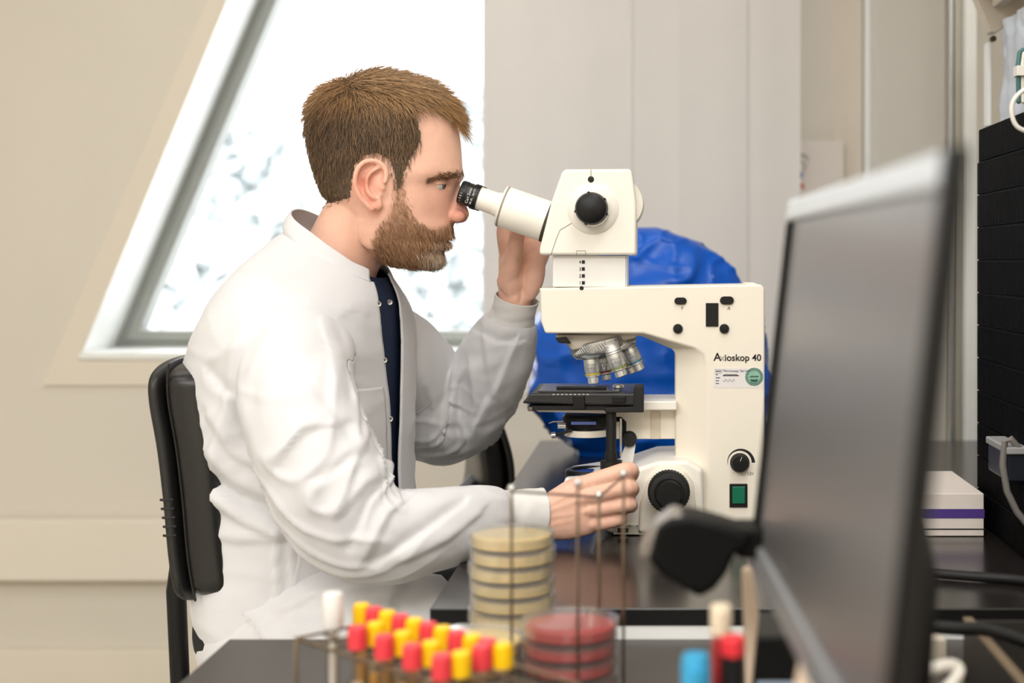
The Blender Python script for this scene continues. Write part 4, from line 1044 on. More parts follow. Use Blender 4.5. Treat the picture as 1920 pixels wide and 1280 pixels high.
# ---- arms and hands, trunk core
RS = [(570,650,1.80),(552,700,1.74),(565,780,1.69),(600,880,1.67),(655,972,1.665),(730,998,1.68),(820,985,1.71),(890,972,1.745),(950,966,1.78),(1012,964,1.80)]
LS = [(690,650,2.05),(742,700,2.11),(790,752,2.15),(845,795,2.16),(900,738,2.14),(932,670,2.10),(952,612,2.065),(968,562,2.045)]
ra = crom(RS, 40); la = crom(LS, 32)
g.tube([P(*q) for q in ra], np.linspace(.045, .021, 40), 14); g.tube([P(*q) for q in la], np.linspace(.045, .022, 32), 14)
core = crom([(550,1180,.09),(530,1050,.10),(510,900,.11),(520,760,.12),(560,650,.10),(610,570,.07),(640,500,.05)], 30)
g.tube([MP(x, y) for x, y, r in core], [r for _, _, r in core], 20)
g.tube([P(570,660,1.80), MP(600, 630), P(690, 660, 2.05)], [.045, .06, .045], 14)
def palm(rings_def, n=24):
    rings = []
    for c, h, t_, hv, tv in rings_def:
        rings.append([c + hv*(h*math.copysign(abs(math.cos(a))**.8, math.cos(a))) + tv*(t_*math.copysign(abs(math.sin(a))**.8, math.sin(a))) for a in [2*math.pi*k/n for k in range(n)]])
    return rings
def finger(pts, rad):
    a = crom([tuple(P(*p)) for p in pts], 22); r = np.interp(np.linspace(0, 1, 22), np.linspace(0, 1, len(rad)), rad)
    g.tube([Vector(q) for q in a], list(r), 12)
# right hand (near): back of the hand towards the camera, fingers curling round the stage drive
V = Vector
up = V((0, 0, 1)); yv = V((0, 1, 0))
g.loft(palm([(P(1000,966,1.797), .0255, .018, V((.12,0,1)).normalized(), yv), (P(1020,965,1.798), .0275, .019, V((.1,0,1)).normalized(), yv), (P(1040,962,1.80), .0335, .020, V((.05,0,1)).normalized(), yv), (P(1062,958,1.80), .0365, .0185, V((-.02,0,1)).normalized(), yv), (P(1085,953,1.801), .0365, .0165, V((-.1,0,1)).normalized(), yv), (P(1102,949,1.801), .0355, .0155, V((-.14,0,1)).normalized(), yv), (P(1120,945,1.804), .032, .012, V((-.16,0,1)).normalized(), yv)]))
finger([(1060,930,1.803),(1094,910,1.799),(1140,893,1.798),(1179,881,1.803),(1184,890,1.822),(1172,900,1.842),(1156,902,1.852)], [.012,.0122,.0112,.0110,.0095,.0088,.0078])
finger([(1070,942,1.798),(1103,931,1.793),(1145,920,1.793),(1180,914,1.799),(1184,920,1.820),(1170,924,1.840),(1154,924,1.850)], [.012,.0118,.0108,.0106,.0094,.0085,.0076])
finger([(1074,962,1.798),(1107,956,1.795),(1145,950,1.796),(1178,945,1.801),(1182,949,1.820),(1168,950,1.840),(1152,948,1.848)], [.0115,.0112,.0102,.0100,.009,.0082,.0072])
finger([(1078,982,1.80),(1110,982,1.799),(1138,978,1.80),(1160,973,1.805),(1163,974,1.822),(1152,972,1.838),(1140,970,1.845)], [.011,.0105,.0094,.0092,.0082,.0075,.0068])
for x, y, d in ((1094,909,1.792),(1103,931,1.786),(1107,956,1.788),(1110,981,1.792)): g.ell(P(x, y, d), (.0085, .006, .0085), 14, 10)
finger([(1035,945,1.815),(1070,918,1.838),(1105,905,1.852),(1140,898,1.852),(1158,898,1.848)], [.015,.0135,.0115,.0108,.009])
# left hand (far): palm towards the camera, fingers up behind the binocular tube
xv = V((1, 0, 0))
g.loft(palm([(P(962,585,2.052), .021, .014, V((1,0,.2)).normalized(), yv), (P(967,562,2.050), .0255, .0165, V((1,0,.2)).normalized(), yv), (P(972,536,2.045), .0295, .019, V((1,0,.18)).normalized(), yv), (P(978,508,2.046), .034, .0175, V((1,0,.14)).normalized(), yv), (P(984,478,2.05), .038, .016, V((1,0,.1)).normalized(), yv), (P(988,452,2.056), .039, .0135, V((1,0,.05)).normalized(), yv)]))
g.ell(P(956, 517, 2.032), (.0165, .014, .033), 20, 14, (V((1,0,.12)).normalized(), yv, V((-.12,0,1)).normalized()))
g.ell(P(1000, 520, 2.036), (.016, .012, .036), 20, 14, (V((1,0,-.25)).normalized(), yv, V((.25,0,1)).normalized()))
finger([(952,528,2.035),(960,492,2.022),(966,462,2.016),(970,438,2.018),(973,424,2.026)], [.0165,.0142,.0118,.0112,.009])
finger([(952,485,2.05),(947,458,2.055),(944,432,2.058),(950,408,2.056),(962,392,2.05)], [.0115,.0112,.0104,.0092,.0078])
finger([(972,470,2.056),(968,448,2.062),(968,418,2.070),(976,392,2.068),(990,378,2.06)], [.0115,.0112,.0104,.0092,.0078])
finger([(996,470,2.057),(996,448,2.063),(998,420,2.070),(1006,396,2.066),(1018,384,2.06)], [.011,.0108,.010,.009,.0076])
finger([(1016,478,2.054),(1020,456,2.058),(1022,434,2.063),(1028,414,2.06),(1036,404,2.056)], [.0102,.0098,.009,.008,.007])
me = fuse(g, .0021, 3, .5)
A = getv(me)
# sculpt: symmetric gaussian pushes (px, py, lateral, sigma, dx, dlat, dz)
def push(px, py, lat, sg, dx, dl, dz):
    global A
    for sd in (-1, 1):
        c = np.array(MP(px, py, sd*lat)); d2 = ((A - c)**2).sum(1); w_ = np.exp(-d2/(2*sg*sg))[:, None]
        A = A + w_*np.array([dx, sd*dl, dz])
push(846, 343.5, .031, .0052, -.0074, 0, 0)        # eye sockets
push(826, 350, .047, .011, -.003, -.002, 0)
push(826, 402, .040, .013, -.002, -.001, 0)    # hollow under the cheek bone
push(846, 447, .000, .004, -.0045, 0, 0)       # mouth line
push(838, 448, .016, .005, -.003, 0, 0)
push(838, 467, .000, .008, -.0035, 0, 0)       # under the lower lip
push(868, 415.5, .0075, .0030, -.002, 0, .005)    # nostrils
push(780, 290, .070, .022, 0, -.004, 0)        # temples
push(706, 352, .083, .0058, 0, -.0055, 0)      # ear bowl
push(693, 314, .086, .0045, 0, -.002, 0)
# creases of the left palm, tendons of the right hand
for pts, dep, amp, wd in (([(973,488),(981,505),(983,530),(975,565)], 2.03, .0028, 4.0), ([(957,470),(950,490),(940,505)], 2.03, .002, 4.0), ([(1000,470),(990,500),(984,515)], 2.03, .0012, 4)):
    x, y = pxy(A, False); m = (A[:, 1] > 1.99) & (A[:, 1] < 2.05) & (x > 925) & (x < 1045) & (y < 575)
    d = polydist(x, y, pts, False); A[m, 1] += (amp*np.exp(-(d/wd)**2))[m]
x, y = pxy(A, False); hm = (A[:, 1] < 1.80) & (x > 1010) & (x < 1110) & (y > 890)
for pts, amp in (([(1020,950),(1060,930),(1094,910)], -.0006), ([(1022,960),(1065,946),(1103,931)], -.0006), ([(1024,970),(1068,965),(1107,956)], -.0005), ([(1030,985),(1070,975),(1100,960)], -.0004)):
    d = polydist(x, y, pts, False); A[hm, 1] += (amp*np.exp(-(d/3.5)**2))[hm]
setv(me, A)
# skin colours
x, y = pxy(A); n_ = len(A)
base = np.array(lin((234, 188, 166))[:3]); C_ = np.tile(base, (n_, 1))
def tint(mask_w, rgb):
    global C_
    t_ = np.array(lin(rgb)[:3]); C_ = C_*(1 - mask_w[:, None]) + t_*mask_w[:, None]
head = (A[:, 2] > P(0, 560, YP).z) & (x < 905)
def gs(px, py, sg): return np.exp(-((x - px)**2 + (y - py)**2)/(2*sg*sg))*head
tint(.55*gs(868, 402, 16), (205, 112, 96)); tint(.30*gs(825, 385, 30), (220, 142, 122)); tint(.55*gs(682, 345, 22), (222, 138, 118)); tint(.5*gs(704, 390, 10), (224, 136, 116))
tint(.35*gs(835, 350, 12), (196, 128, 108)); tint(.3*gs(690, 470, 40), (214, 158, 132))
BEARD = [(734,334),(762,332),(766,372),(773,398),(790,416),(812,424),(826,421),(846,414),(864,418),(864,444),(850,446),(846,452),(850,458),(848,475),(850,505),(815,512),(776,508),(742,496),(722,500),(703,484),(692,456),(700,430),(722,402),(732,376)]
bm_ = inpoly(x, y, BEARD) & head; bd = polydist(x, y, BEARD); bw = np.where(bm_, np.clip(bd/9, 0, 1), 0)
tint(.5*bw, (160, 116, 88)); tint(.5*np.clip(bw, 0, 1)*np.exp(-((x-822)**2 + (y-492)**2)/(2*22**2)), (176, 146, 120))
lipm = np.exp(-((x-842)/10)**2 - ((y-447)/3.2)**2)*head*(np.abs(A[:, 1]-YP) < .024); tint(.7*lipm, (176, 96, 88))
HAIR = [(598,392),(636,384),(664,376),(666,344),(672,312),(686,298),(706,294),(724,303),(734,328),(736,364),(756,362),(764,326),(778,296),(795,268),(793,240),(783,216),(784,204),(808,204),(832,214),(850,232),(862,236),(880,200),(840,120),(700,90),(560,120),(540,300),(575,390)]
hm_ = inpoly(x, y, HAIR) & (A[:, 2] > P(0, 400, YP).z) & (np.abs(A[:, 1] - YP) < .0805); hdist = polydist(x, y, HAIR); hw = np.where(hm_, np.clip(hdist/24, 0, 1), 0)
# keep the ear free of hair
tint(.7*hw*np.interp(y, [300, 392], [1, .6]), (112, 88, 68))
ca = me.color_attributes.new('Col', 'FLOAT_COLOR', 'POINT')
ca.data.foreach_set('color', np.hstack([C_, np.ones((n_, 1))]).ravel())
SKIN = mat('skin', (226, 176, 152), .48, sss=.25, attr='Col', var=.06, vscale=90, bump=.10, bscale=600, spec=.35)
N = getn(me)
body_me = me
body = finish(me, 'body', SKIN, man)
# ---- strands
def strands(name, mask_w, count, colf, parent, lenf, dirf, lift, width, seed, segs=4, pmask=None):
    r = np.random.default_rng(seed); pr = mask_w/mask_w.sum()
    idx = r.choice(len(A), count, p=pr); p0 = A[idx] + r.normal(0, .0007, (count, 3)); nn = N[idx]
    px_, py_ = x[idx], y[idx]; L = lenf(px_, py_, nn)*(.75 + .5*r.random(count)); d = dirf(px_, py_, nn, A[idx]) + r.normal(0, .22, (count, 3))
    d -= nn*(d*nn).sum(1)[:, None]; d /= np.linalg.norm(d, axis=1)[:, None] + 1e-9
    lf = lift*(.6 + .8*r.random(count)); pts = []
    for k in range(segs):
        t = k/(segs - 1)
        pts.append(p0 + d*(L*t)[:, None] + nn*(lf*L*(t - .45*t*t) - .0006)[:, None])
    w0 = width*(.7 + .6*r.random(count)); sidev = np.cross(d, nn); sidev /= np.linalg.norm(sidev, axis=1)[:, None] + 1e-9
    V_ = np.empty((count, segs, 3, 3))
    for k in range(segs):
        wv = (w0*(1 - .75*(k/(segs-1))**1.5))[:, None]
        V_[:, k, 0] = pts[k] + sidev*wv; V_[:, k, 1] = pts[k] - sidev*wv*.5 + nn*wv*.85; V_[:, k, 2] = pts[k] - sidev*wv*.5 - nn*wv*.85
    Vf = V_.reshape(-1, 3) - np.array(wloc(parent)); base_i = (np.arange(count)*segs*3)[:, None, None, None]
    kk = np.arange(segs-1)[None, :, None, None]*3; jj = np.arange(3)[None, None, :, None]
    quad = np.concatenate([kk + jj, kk + (jj+1) % 3, kk + 3 + (jj+1) % 3, kk + 3 + jj], 3) + base_i
    Fq = quad.reshape(-1, 4)
    me = bpy.data.meshes.new(name); me.vertices.add(len(Vf)); me.vertices.foreach_set('co', Vf.ravel())
    me.loops.add(Fq.size); me.loops.foreach_set('vertex_index', Fq.ravel().astype(np.int32))
    me.polygons.add(len(Fq)); me.polygons.foreach_set('loop_start', (np.arange(len(Fq))*4).astype(np.int32))
    me.polygons.foreach_set('use_smooth', np.ones(len(Fq), bool)); me.update(); me.validate()
    cc = colf(px_, py_, r, count); cc = np.repeat(cc, segs*3, axis=0)
    a_ = me.color_attributes.new('Col', 'FLOAT_COLOR', 'POINT'); a_.data.foreach_set('color', np.hstack([cc, np.ones((len(cc), 1))]).ravel())
    me.materials.append(HAIRM); o = bpy.data.objects.new(name, me); col.objects.link(o); o.parent = parent; o['kind'] = 'stuff'
    return o
HAIRM = mat('hair', (120, 86, 58), .42, attr='Col', spec=.5)
def mixc(a, b, t): return np.array(lin(a)[:3])[None]*(1 - t[:, None]) + np.array(lin(b)[:3])[None]*t[:, None]
def hair_dir(px_, py_, nn, p):
    top = np.clip((nn[:, 2] - .15)/.6, 0, 1); lat = np.sign(p[:, 1] - YP)*np.clip(np.abs(p[:, 1] - YP)/.07, 0, 1)
    crown = np.clip((690 - px_)/60, 0, 1)
    d = np.zeros((len(px_), 3))
    d[:, 0] = top*(1 - crown)*1.0 + (1 - top)*(.05 - .25*np.clip((py_ - 300)/60, -1, 1)*0) - crown*top*.6 + np.clip((px_ - 740)/60, 0, 1)*(1 - top)*(-.25)
    d[:, 1] = lat*.35*top; d[:, 2] = -(1 - top) - .25
    return d
def hair_len(px_, py_, nn):
    top = np.clip((nn[:, 2] - .1)/.6, 0, 1); L = np.interp(py_, [150, 230, 290, 340, 392], [.030, .024, .016, .010, .004])
    return L*(.75 + .45*top)
hden = hw*np.interp(y, [150, 300, 350, 392], [1, 1, .55, .4])*(A[:, 2] > P(0, 398, YP).z)
# thick cap of hair under the strands
def cap_mesh(name, w_, thick, parent, m):
    src = body_me; sel = w_ > .02
    polys = [p for p in src.polygons if all(sel[v] for v in p.vertices)]
    ids = sorted({v for p in polys for v in p.vertices}); mp = {v: i for i, v in enumerate(ids)}; ia = np.array(ids)
    vv = A[ia] + N[ia]*(thick(x[ia], y[ia], N[ia])*np.clip(w_[ia], 0, 1))[:, None]
    bmp = np.array([noise.noise(Vector((q[0]*60, q[1]*60, q[2]*25))) for q in vv]); vv = vv + N[ia]*(bmp*.0014*w_[ia])[:, None]
    g2 = G(); g2.v = [tuple(q) for q in vv]; g2.f = [tuple(mp[v] for v in p.vertices) for p in polys]
    me2 = bpy.data.meshes.new(name); me2.from_pydata(g2.v, [], g2.f)
    return finish(me2, name, m, parent)
hair = cap_mesh('hair', np.where(hm_, np.clip((hdist - 5)/34, 0, 1), 0), lambda px_, py_, nn: np.interp(py_, [150, 230, 300, 350, 392], [.0085, .008, .005, .001, .0002]), man, mat('hair_cap', (90, 73, 57), .6, var=.3, vscale=160))
Ab, = (A.copy(),)
cap_off = np.interp(y, [150, 230, 300, 350, 392], [.0075, .007, .004, .0008, .0001])*np.where(hm_, np.clip((hdist - 5)/34, 0, 1), 0)
A = Ab + N*cap_off[:, None]
def hair_col(px_, py_, r, n):
    t = np.clip(r.random(n)*.6 + np.clip((215 - py_)/50, 0, .5), 0, 1)  # strands turn lighter on top: window backlight put into the colour
    return mixc((78, 63, 50), (186, 148, 106), t)*(.75 + .5*r.random(n))[:, None]
strands('hair_strands', hden + 1e-9*0, 17000, hair_col, hair, hair_len, hair_dir, .45, .00045, 3)
# forelock over the forehead, golden backlight put into its colour
fl = np.where((x > 800) & (x < 866) & (y < 236) & hm_ & (np.abs(A[:, 1] - YP) < .05), 1.0, 0)
strands('forelock', fl, 900, lambda a, b, r, n: mixc((150, 106, 64), (205, 160, 104), r.random(n)), hair, lambda a, b, c: np.full(len(a), .036), lambda a, b, c, p: np.stack([np.ones(len(a)), .35*np.sin(a*.9 + b), -.05 - .25*np.sin(b*.7)], 1), .42, .0003, 5, 6)
A = Ab
beard_w = bw*(0.5 + .5*np.clip((y - 380)/40, 0, 1))*(1 - lipm)
beard = strands('beard', beard_w, 9500, lambda a, b, r, n: np.where((np.exp(-((a-822)**2 + (b-490)**2)/(2*20**2)) > r.random(n)*.9)[:, None], mixc((176, 150, 126), (224, 208, 190), r.random(n)), mixc((128, 92, 66), (206, 160, 120), r.random(n))), man,
        lambda a, b, c: np.interp(b, [350, 420, 470, 500], [.005, .0085, .011, .013]), lambda a, b, c, p: np.stack([.35 + 0*a, .0*a, -.9 + 0*a], 1), .55, .00034, 9)
BROW = [(804,343),(808,334),(826,327),(850,323),(872,324),(872,332),(846,333),(822,337)]
bw2 = inpoly(x, y, BROW) & head & (N[:, 0] > -.2)
strands('eyebrows', bw2.astype(float), 900, lambda a, b, r, n: mixc((92, 64, 44), (150, 108, 74), r.random(n)), man, lambda a, b, c: np.full(len(a), .008), lambda a, b, c, p: np.stack([-.8 + 0*a, np.sign(p[:, 1]-YP)*.5, .15 - .5*np.clip((825-a)/15, 0, 1)], 1), .25, .0003, 11)
# eyes
EYEW = mat('eye_white', (206, 190, 180), .15, var=.05, vscale=200, coat=.5); IRIS = mat('iris_grey_blue', (92, 108, 116), .2, var=.3, vscale=900); PUP = mat('pupil', (8, 8, 9), .1, var=.05)
LID = mat('eyelid_skin', (236, 184, 162), .5, sss=.25, var=.08, vscale=150)
for sd in (-1, 1):
    c = MP(823, 347, sd*.0305); c.x = P(823, 347, YP - .0315).x - .0032
    fdir = V((.96, sd*.22, -.14)).normalized(); R0 = .0122
    ey = G().ell(c, (R0, R0, R0), 24, 16).build('eye', EYEW, man, angle=80)
    b_ = fdir.orthogonal().normalized(); e_ = fdir.cross(b_)
    G().lathe([(0, R0*1.02), (.0024, R0*1.015), (.0058, R0*.90), (.006, R0*.86)], c, fdir, 24, False).build('iris', IRIS, ey, angle=80)
    G().lathe([(0, R0*1.035), (.0024, R0*1.02)], c, fdir, 16, False).build('pupil', PUP, ey, angle=80)
    sv = V((-fdir.y, fdir.x, 0)).normalized(); uv = sv.cross(fdir); uv = uv if uv.z > 0 else -uv
    for nm, e0, e1 in (('upper_eyelid', 4, 80),):
        rings = []
        for i in range(9):
            e = math.radians(e0 + (e1 - e0)*i/8); ring = []
            for k in range(17):
                az = math.radians(-88 + 176*k/16)
                # lids meet at the corners
                bend = (1 - math.cos(az))*math.radians(14 if e0 > 0 else -22)
                ee = e - bend*(1 - i/8)
                d = fdir*(math.cos(ee)*math.cos(az)) + sv*(math.cos(ee)*math.sin(az)) + uv*math.sin(ee)
                ring.append(c + d*(R0 + .0007))
            rings.append(ring)
        o = G().loft(rings, False, False).build(nm, LID, ey, angle=80)
        md = o.modifiers.new('solid', 'SOLIDIFY'); md.thickness = .0008; md.offset = 0

# ------------------------------------------------------------------ clothing
COAT = mat('white_cotton', (214, 214, 217), .8, spec=.2, var=.012, vscale=9, bump=.35, bscale=22, sheen=.15)
NAVY = mat('navy_shirt', (16, 34, 66), .8, var=.1, vscale=40, bump=.1, bscale=1500)
PSI = math.radians(9)
TR_ = [(432,1190,650,1225,.170),(394,1110,722,1130,.182),(392,1010,756,1040,.180),(392,920,768,955,.180),(378,810,764,862,.188),(374,730,764,775,.195),(388,655,762,705,.204),(424,578,758,640,.206),(470,506,752,590,.176),(514,455,744,558,.118),(545,428,734,536,.086)]
NR, NCOL = 130, 200
trr = crom(TR_, NR)
def torso_pt(row, ph, ks=1.0, kw=1.0, n=2.25):
    xb, yb, xf, yf, W_ = row
    p0, p1 = MP(xb, yb), MP(xf, yf); c = (p0 + p1)/2; a = (p1 - p0)*.5*.955*ks
    e1 = V((a.x*math.cos(PSI), -a.x*math.sin(PSI), a.z)); e2 = V((math.sin(PSI), math.cos(PSI), 0))*W_*kw
    c_, s_ = math.cos(ph), math.sin(ph)
    return c + e1*math.copysign(abs(c_)**(2/n), c_) + e2*math.copysign(abs(s_)**(2/n), s_)
def fold(p, k=1.0):
    a = noise.noise(V((p.x*7 + p.z*9, p.y*5, p.z*6 - p.x*5)))
    b = 1 - 2*abs(noise.noise(V((p.x*11 - p.z*13 + 4, p.y*8, p.z*11 + p.x*9))))
    c = 1 - 2*abs(noise.noise(V((p.x*4 + p.z*22 + 9, p.y*9 + 2, p.z*16 - p.x*9))))
    return k*(.0028*a + .0016*max(0, b)**3 + .0013*max(0, c)**4)
g0 = lambda u: -math.radians(np.interp(u, [0, .3, .55, .8, 1], [7, 6, 9, 15, 25]))
g1 = lambda u: math.radians(np.interp(u, [0, .3, .55, .8, 1], [-4, -2, 1, 5, 14]))
grid = []
for i in range(NR):
    u = i/(NR - 1); a0_, a1_ = g1(u), 2*math.pi + g0(u); row = []
    for j in range(NCOL):
        ph = a0_ + (a1_ - a0_)*j/(NCOL - 1)
        p = torso_pt(trr[i], ph); cc = torso_pt(trr[i], 0)*.5 + torso_pt(trr[i], math.pi)*.5
        nrm = (p - cc); nrm.z *= .3; nrm.normalize()
        edge = min(1, min(j, NCOL - 1 - j)/14); amp = (1.0 if u < .75 else max(.15, 1 - (u - .75)*3.4))*(.25 + .75*edge)
        p = p + nrm*fold(p, amp*1.15)
        # slack of the front panels below the chest
        row.append(p)
    grid.append(row)
GA = np.array([[tuple(p) for p in r] for r in grid])
# authored folds on the near side (frame points, amplitude outwards, width in px)
def crease(arr, lines, ythr=None):
    sh_ = arr.shape; a = arr.reshape(-1, 3)
    for pts, amp, wd in lines:
        px_, py_ = CX + a[:, 0]*F/a[:, 1], CY + (H - a[:, 2])*F/a[:, 1]
        d = polydist(px_, py_, pts, False); near = np.clip((((YP - .02) if ythr is None else ythr) - a[:, 1])/.05, 0, 1)
        sgn = polyside(px_, py_, pts); ww = np.where(sgn > 0, wd*.55, wd*1.9)
        a[:, 1] -= amp*np.exp(-(d/ww)**2)*near
    return a.reshape(sh_)
GA = crease(GA, [([(440,650),(425,760),(400,850)], .008, 14), ([(395,780),(440,850),(500,880)], .006, 10), ([(400,905),(450,940),(520,960)], -.012, 9), ([(400,935),(460,975),(530,1000)], .010, 12),
                 ([(395,700),(430,740),(470,830)], -.006, 8), ([(390,850),(440,900),(510,930)], .006, 10), ([(515,1000),(520,1130)], .005, 4), ([(545,1020),(550,1100)], .004, 4),
                 ([(690,600),(700,700),(720,800)], -.004, 16), ([(480,520),(560,560),(640,580)], .004, 18), ([(680,760),(700,880)], .004, 12), ([(400,1000),(450,1010),(520,1005)], .006, 12)])
def gridmesh(arr, name, m, parent, thick=.0018, label=None):
    r, c, _ = arr.shape; me = bpy.data.meshes.new(name); k = np.arange(r*c).reshape(r, c)
    f = np.stack([k[:-1, :-1], k[:-1, 1:], k[1:, 1:], k[1:, :-1]], -1).reshape(-1, 4)
    me.from_pydata(arr.reshape(-1, 3).tolist(), [], f.tolist())
    o = finish(me, name, m, parent, label)
    if thick: md = o.modifiers.new('solid', 'SOLIDIFY'); md.thickness = thick; md.offset = 1
    return o
coat = gridmesh(GA, 'lab_coat', COAT, man, .0022, 'white cotton lab coat, open at the front')
def gnorm(arr):
    du = np.gradient(arr, axis=0); dv = np.gradient(arr, axis=1); n = np.cross(dv, du); n /= np.linalg.norm(n, axis=2)[..., None] + 1e-9
    c = arr.mean(axis=(0, 1)); s_ = np.sign(((arr - c)*n).sum(2).mean()); return n*s_
GN = gnorm(GA)
# shirt
sg = []
for i in range(20, NR):
    row = [torso_pt(trr[i], 2*math.pi*j/120, .93, .93) for j in range(121)]
    sg.append([tuple(p) for p in row])
for r_ in ((552,452,730,531,.081),(560,450,728,524,.074)): sg.append([tuple(torso_pt(r_, 2*math.pi*j/120, .95, .95)) for j in range(121)])
shirt = gridmesh(np.array(sg), 'shirt', NAVY, man, 0, 'navy blue shirt seen in the coat opening')
# chest pocket, front facing of the near coat edge, hip pocket
def gpx(arr): return CX + arr[..., 0]*F/arr[..., 1], CY + (H - arr[..., 2])*F/arr[..., 1]
gx, gy = gpx(GA)
def patch(name, r0, r1, c0, c1, off):
    gridmesh((GA + GN*off)[r0:r1, c0:c1], name, COAT, coat, .0008)
near_cols = [j for j in range(NCOL) if GA[60, j, 1] < YP]
def colat(i, px_):                                   # column on the near side whose image is closest to px_
    js = [j for j in near_cols if GN[i, j, 1] < .15]; return min(js, key=lambda j: abs(gx[i, j] - px_))
def rowat(py_, j): return int(np.argmin(np.abs(gy[:, j] - py_)))
jm = colat(75, 690); r_top, r_bot = rowat(722, jm), rowat(882, jm); cA, cB = colat(70, 640), colat(70, 725)
patch('chest_pocket', min(r_top, r_bot), max(r_top, r_bot), min(cA, cB), max(cA, cB), .0016)
patch('front_facing', 0, NR - 2, NCOL - 11, NCOL, .0012); patch('front_facing', 0, NR - 2, 0, 10, .0012)
jh = colat(20, 590); ra_, rb_ = rowat(1040, jh), rowat(1130, jh); cA, cB = colat(25, 545), colat(25, 640)
patch('hip_pocket', min(ra_, rb_), max(ra_, rb_) + 1, min(cA, cB), max(cA, cB), .0016)
# collar: stand-up band
cg = []
c_b = trr[-1]
cr_rows = crom([(545,430,733,537,.0865),(540,418,730,530,.083),(546,402,728,522,.077),(554,392,725,515,.072)], 14)
for i, r in enumerate(cr_rows):
    u = i/13; row = []
    for j in range(120):
        a0_, a1_ = math.radians(14), 2*math.pi - math.radians(30)
        p = torso_pt(r, a0_ + (a1_ - a0_)*j/119, 1.02); p = p + V((0, 0, .0012*noise.noise(p*40)))
        row.append(tuple(p + (V(noise.noise_vector(p*18))*.0022)))
    cg.append(row)
gridmesh(np.array(cg), 'collar', COAT, coat, .0024)
# sleeves
def sleeve(path, name, seed, nl=150, nc=96, elbow=.45, extra=None, ythr=None):
    a = crom(path, nl); pts = [P(q[0], q[1], q[2]) for q in a]; rad = a[:, 3]; asp = a[:, 4]
    out = np.empty((nl, nc + 1, 3)); upv = None; dist = 0
    for i in range(nl):
        t = (pts[min(i+1, nl-1)] - pts[max(i-1, 0)]).normalized()
        dep = V((0, 1, 0)); dep = (dep - t*dep.dot(t)).normalized(); b = t.cross(dep)
        if i: dist += (pts[i] - pts[i-1]).length
        for k in range(nc + 1):
            th = 2*math.pi*k/nc; d = b*math.cos(th) + dep*(math.sin(th)*asp[i]); q_ = pts[i] + d*rad[i]
            dn = d.normalized(); u = i/(nl - 1); e = math.exp(-((u - elbow)/.16)**2)
            ringw = noise.noise(V((dist*42 + math.cos(th)*2.2, math.cos(th)*1.1 + seed, math.sin(th)*1.1)))
            ring2 = 1 - 2*abs(noise.noise(V((dist*26 + math.sin(th)*2.6 + seed, math.cos(th)*.9, math.sin(th)*.9 + 5))))
            lon = noise.noise(V((dist*9, math.cos(th)*2.2 + seed*3, math.sin(th)*2.2)))
            w_ = e*(.003*ringw + .006*max(0, ring2)**4) + .0022*lon + .0010*ringw*(u > .1)
            out[i, k] = tuple(q_ + dn*w_*min(1, (1 - u)*8 + .25))
    if extra: out = crease(out, extra, ythr)
    return gridmesh(out, name, COAT, coat, .0018)
RSL = [(610,640,1.88,.045,1.0),(584,650,1.83,.058,1.0),(562,675,1.775,.068,1.0),(553,715,1.735,.070,.95),(563,770,1.695,.069,.95),(590,850,1.675,.069,.95),(625,925,1.665,.069,.95),(672,984,1.665,.062,.95),(735,1004,1.675,.055,.95),(800,994,1.695,.050,.95),(860,982,1.725,.046,.92),(905,972,1.75,.041,.9),(932,966,1.767,.035,.88),(942,965,1.772,.029,.85)]
sleeve(RSL, 'sleeve', 3, 170, 110, .46, [([(625,600),(648,660),(654,740)], -.009, 7), ([(605,600),(625,660),(628,760)], .005, 12), ([(455,640),(448,760),(470,850)], .003, 10), ([(690,1040),(730,960),(790,910)], .006, 9), ([(660,1020),(690,940),(740,880)], -.006, 8), ([(700,1060),(790,1000),(870,940)], -.006, 9), ([(760,1050),(840,1010),(900,960)], .005, 10), ([(560,700),(620,760),(660,830)], -.005, 12), ([(520,860),(560,800),(640,790)], .005, 12), ([(600,900),(660,860),(720,850)], -.006, 10), ([(640,960),(690,900),(760,880)], .005, 9)])
LSL = [(680,640,2.02,.06,1),(722,665,2.07,.076,1),(765,712,2.125,.080,1),(805,768,2.15,.073,1),(848,786,2.16,.064,1),(890,745,2.145,.062,1),(920,692,2.115,.058,.95),(942,645,2.085,.052,.9),(956,612,2.065,.042,.85),(960,598,2.06,.034,.8)]
sleeve(LSL, 'sleeve', 8, 150, 100, .45, [([(845,700),(838,760),(830,840)], .008, 8), ([(862,720),(855,790),(858,850)], -.008, 8), ([(968,640),(935,720),(890,800)], .006, 7), ([(905,620),(915,680),(925,740)], .005, 9), ([(880,690),(892,760),(880,830)], .007, 9), ([(800,720),(815,770),(805,830)], .006, 9), ([(880,610),(930,640),(975,640)], -.004, 7)], 2.15)
# knitted cuffs
def cuff(path, seed):
    a = crom(path, 24); out = np.empty((24, 97, 3))
    pts = [P(q[0], q[1], q[2]) for q in a]
    for i in range(24):
        t = (pts[min(i+1, 23)] - pts[max(i-1, 0)]).normalized(); dep = V((0, 1, 0)); dep = (dep - t*dep.dot(t)).normalized(); b = t.cross(dep)
        for k in range(97):
            th = 2*math.pi*k/96; d = b*math.cos(th) + dep*(math.sin(th)*a[i][4]); out[i, k] = tuple(pts[i] + d*(a[i][3] + .0004*math.sin(th*48) + .0012*noise.noise(V((i*.2, math.cos(th)*2 + seed, math.sin(th)*2)))))
    gridmesh(out, 'cuff', mat('white_knit', (228, 226, 224), .85, var=.02, vscale=40, bump=.1, bscale=1200), coat, .002)
cuff([(930,966,1.766,.032,.85),(950,965,1.776,.0305,.82),(980,965,1.787,.0325,.80),(1014,964,1.80,.0335,.80)], 1)
cuff([(957,606,2.063,.037,.85),(961,592,2.058,.033,.88),(965,576,2.052,.0315,.9),(969,558,2.047,.0325,.88)], 4)
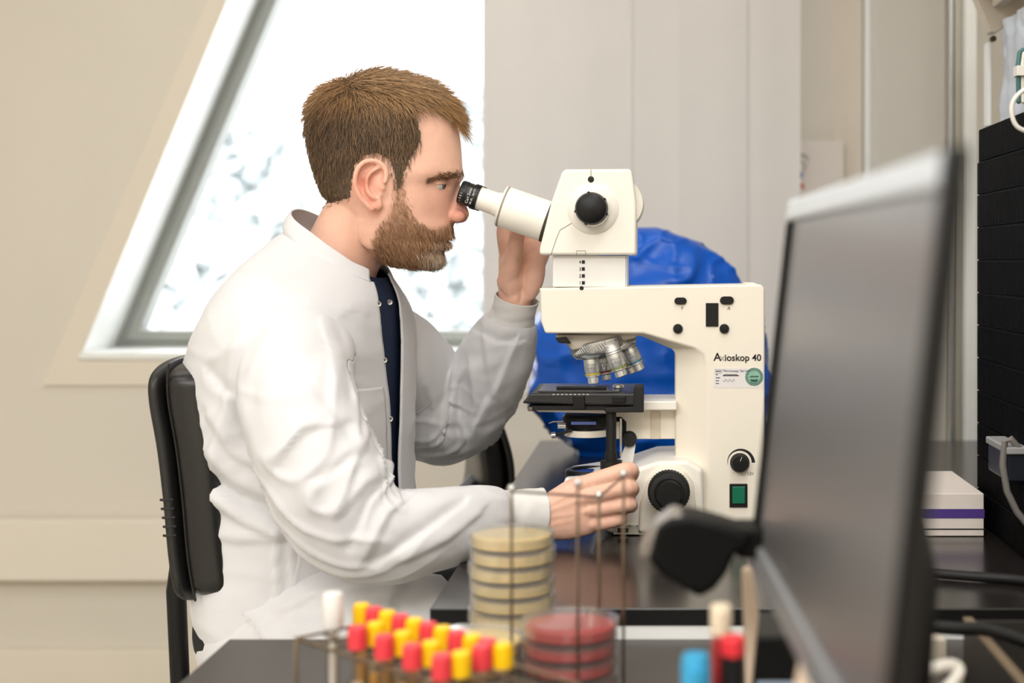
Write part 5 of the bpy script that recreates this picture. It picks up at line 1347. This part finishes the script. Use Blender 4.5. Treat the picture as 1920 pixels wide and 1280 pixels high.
# skirt of the coat over the thighs
gs_ = G()
def thigh(path, n=30):
    a = crom(path, n); gs_.tube([P(q[0], q[1], q[2]) for q in a], [q[3] for q in a], 24)
thigh([(500,1190,1.83,.085),(570,1192,1.81,.09),(650,1188,1.79,.09),(730,1180,1.785,.082),(790,1176,1.785,.070)])
thigh([(500,1180,2.02,.085),(600,1185,2.05,.095),(720,1180,2.07,.085),(800,1172,2.07,.068)])
gs_.ell(MP(515, 1165), (.092, .185, .10), 30, 20)
gs_.ell(P(640, 1170, 1.90), (.13, .12, .06), 24, 16)
mk = fuse(gs_, .008, 8, .5); K = getv(mk); KN = getn(mk)
K = K + KN*np.array([fold(V(q), 1.2) for q in K])[:, None]
K = crease(K, [([(545,1135),(600,1105),(690,1085),(790,1080)], .006, 12), ([(540,1160),(640,1150),(700,1130)], -.006, 14), ([(500,1120),(545,1160),(560,1200)], .004, 14), ([(770,1080),(740,1130),(735,1190)], -.008, 12), ([(440,1140),(480,1160),(500,1200)], .008, 10)])
setv(mk, K); finish(mk, 'coat_skirt', COAT, coat)
# snap fasteners
SNAP = CHROME
def snap(px_, py_, arr, parent, r=.0042):
    a = arr.reshape(-1, 3); X_, Y_ = CX + a[:, 0]*F/a[:, 1], CY + (H - a[:, 2])*F/a[:, 1]
    d = np.hypot(X_ - px_, Y_ - py_) + (a[:, 1] > YP + .05)*1e3; i = int(np.argmin(d)); q_ = V(a[i]); nn = V((.45, -.89, 0)).normalized()
    o = G().lathe([(.0012, .0), (.0018, .003), (r*.75, .0034), (r, .0024), (r, 0), (0, 0)], q_ + nn*.0012, nn, 20).build('snap_fastener', SNAP, parent)
    return o
for q_ in ((708, 571), (731, 673), (744, 782)): snap(*q_, GA[:, NCOL-12:], coat)
snap(729, 567, np.array(sg), shirt)
# trousers and shoes
TROU = mat('dark_trousers', (22, 22, 26), .8, var=.15, vscale=40, bump=.08, bscale=900)
tg = G()
for yl in (-1, 1):
    kx = -.13; yk = YP + yl*.13
    hp_ = V((Xof(520, YP), YP + yl*.09, H - .475)); kn_ = V((kx, yk, H - .462)); an = V((-.12, yk, .10))
    a = [V(q) for q in crom([tuple(hp_), tuple((hp_*.5 + kn_*.5)), tuple(kn_), tuple(kn_ + V((.025, 0, -.06))), tuple(kn_*.5 + an*.5 + V((.03, 0, 0))), tuple(an)], 40)]
    tg.tube(a, list(np.interp(np.linspace(0, 1, 40), [0, .3, .42, .6, 1], [.085, .074, .066, .062, .055])), 20)
tm_ = fuse(tg, .008, 4); finish(tm_, 'trousers', TROU, man)
SHO = mat('shoe_leather', (26, 22, 20), .4, var=.1)
for yl in (-1, 1):
    yk = YP + yl*.13; sg_ = G()
    for_ = [(-.17, .03, .045), (-.15, .036, .06), (-.10, .042, .055), (-.02, .046, .040), (.05, .042, .03), (.085, .02, .018)]
    rings = [[V((xx, yk + w_*math.cos(a), .008 + h_ + h_*math.sin(a)*.98)) for a in [2*math.pi*k/20 for k in range(20)]] for xx, w_, h_ in for_]
    sg_.loft(rings).build('shoe', SHO, man, angle=60)
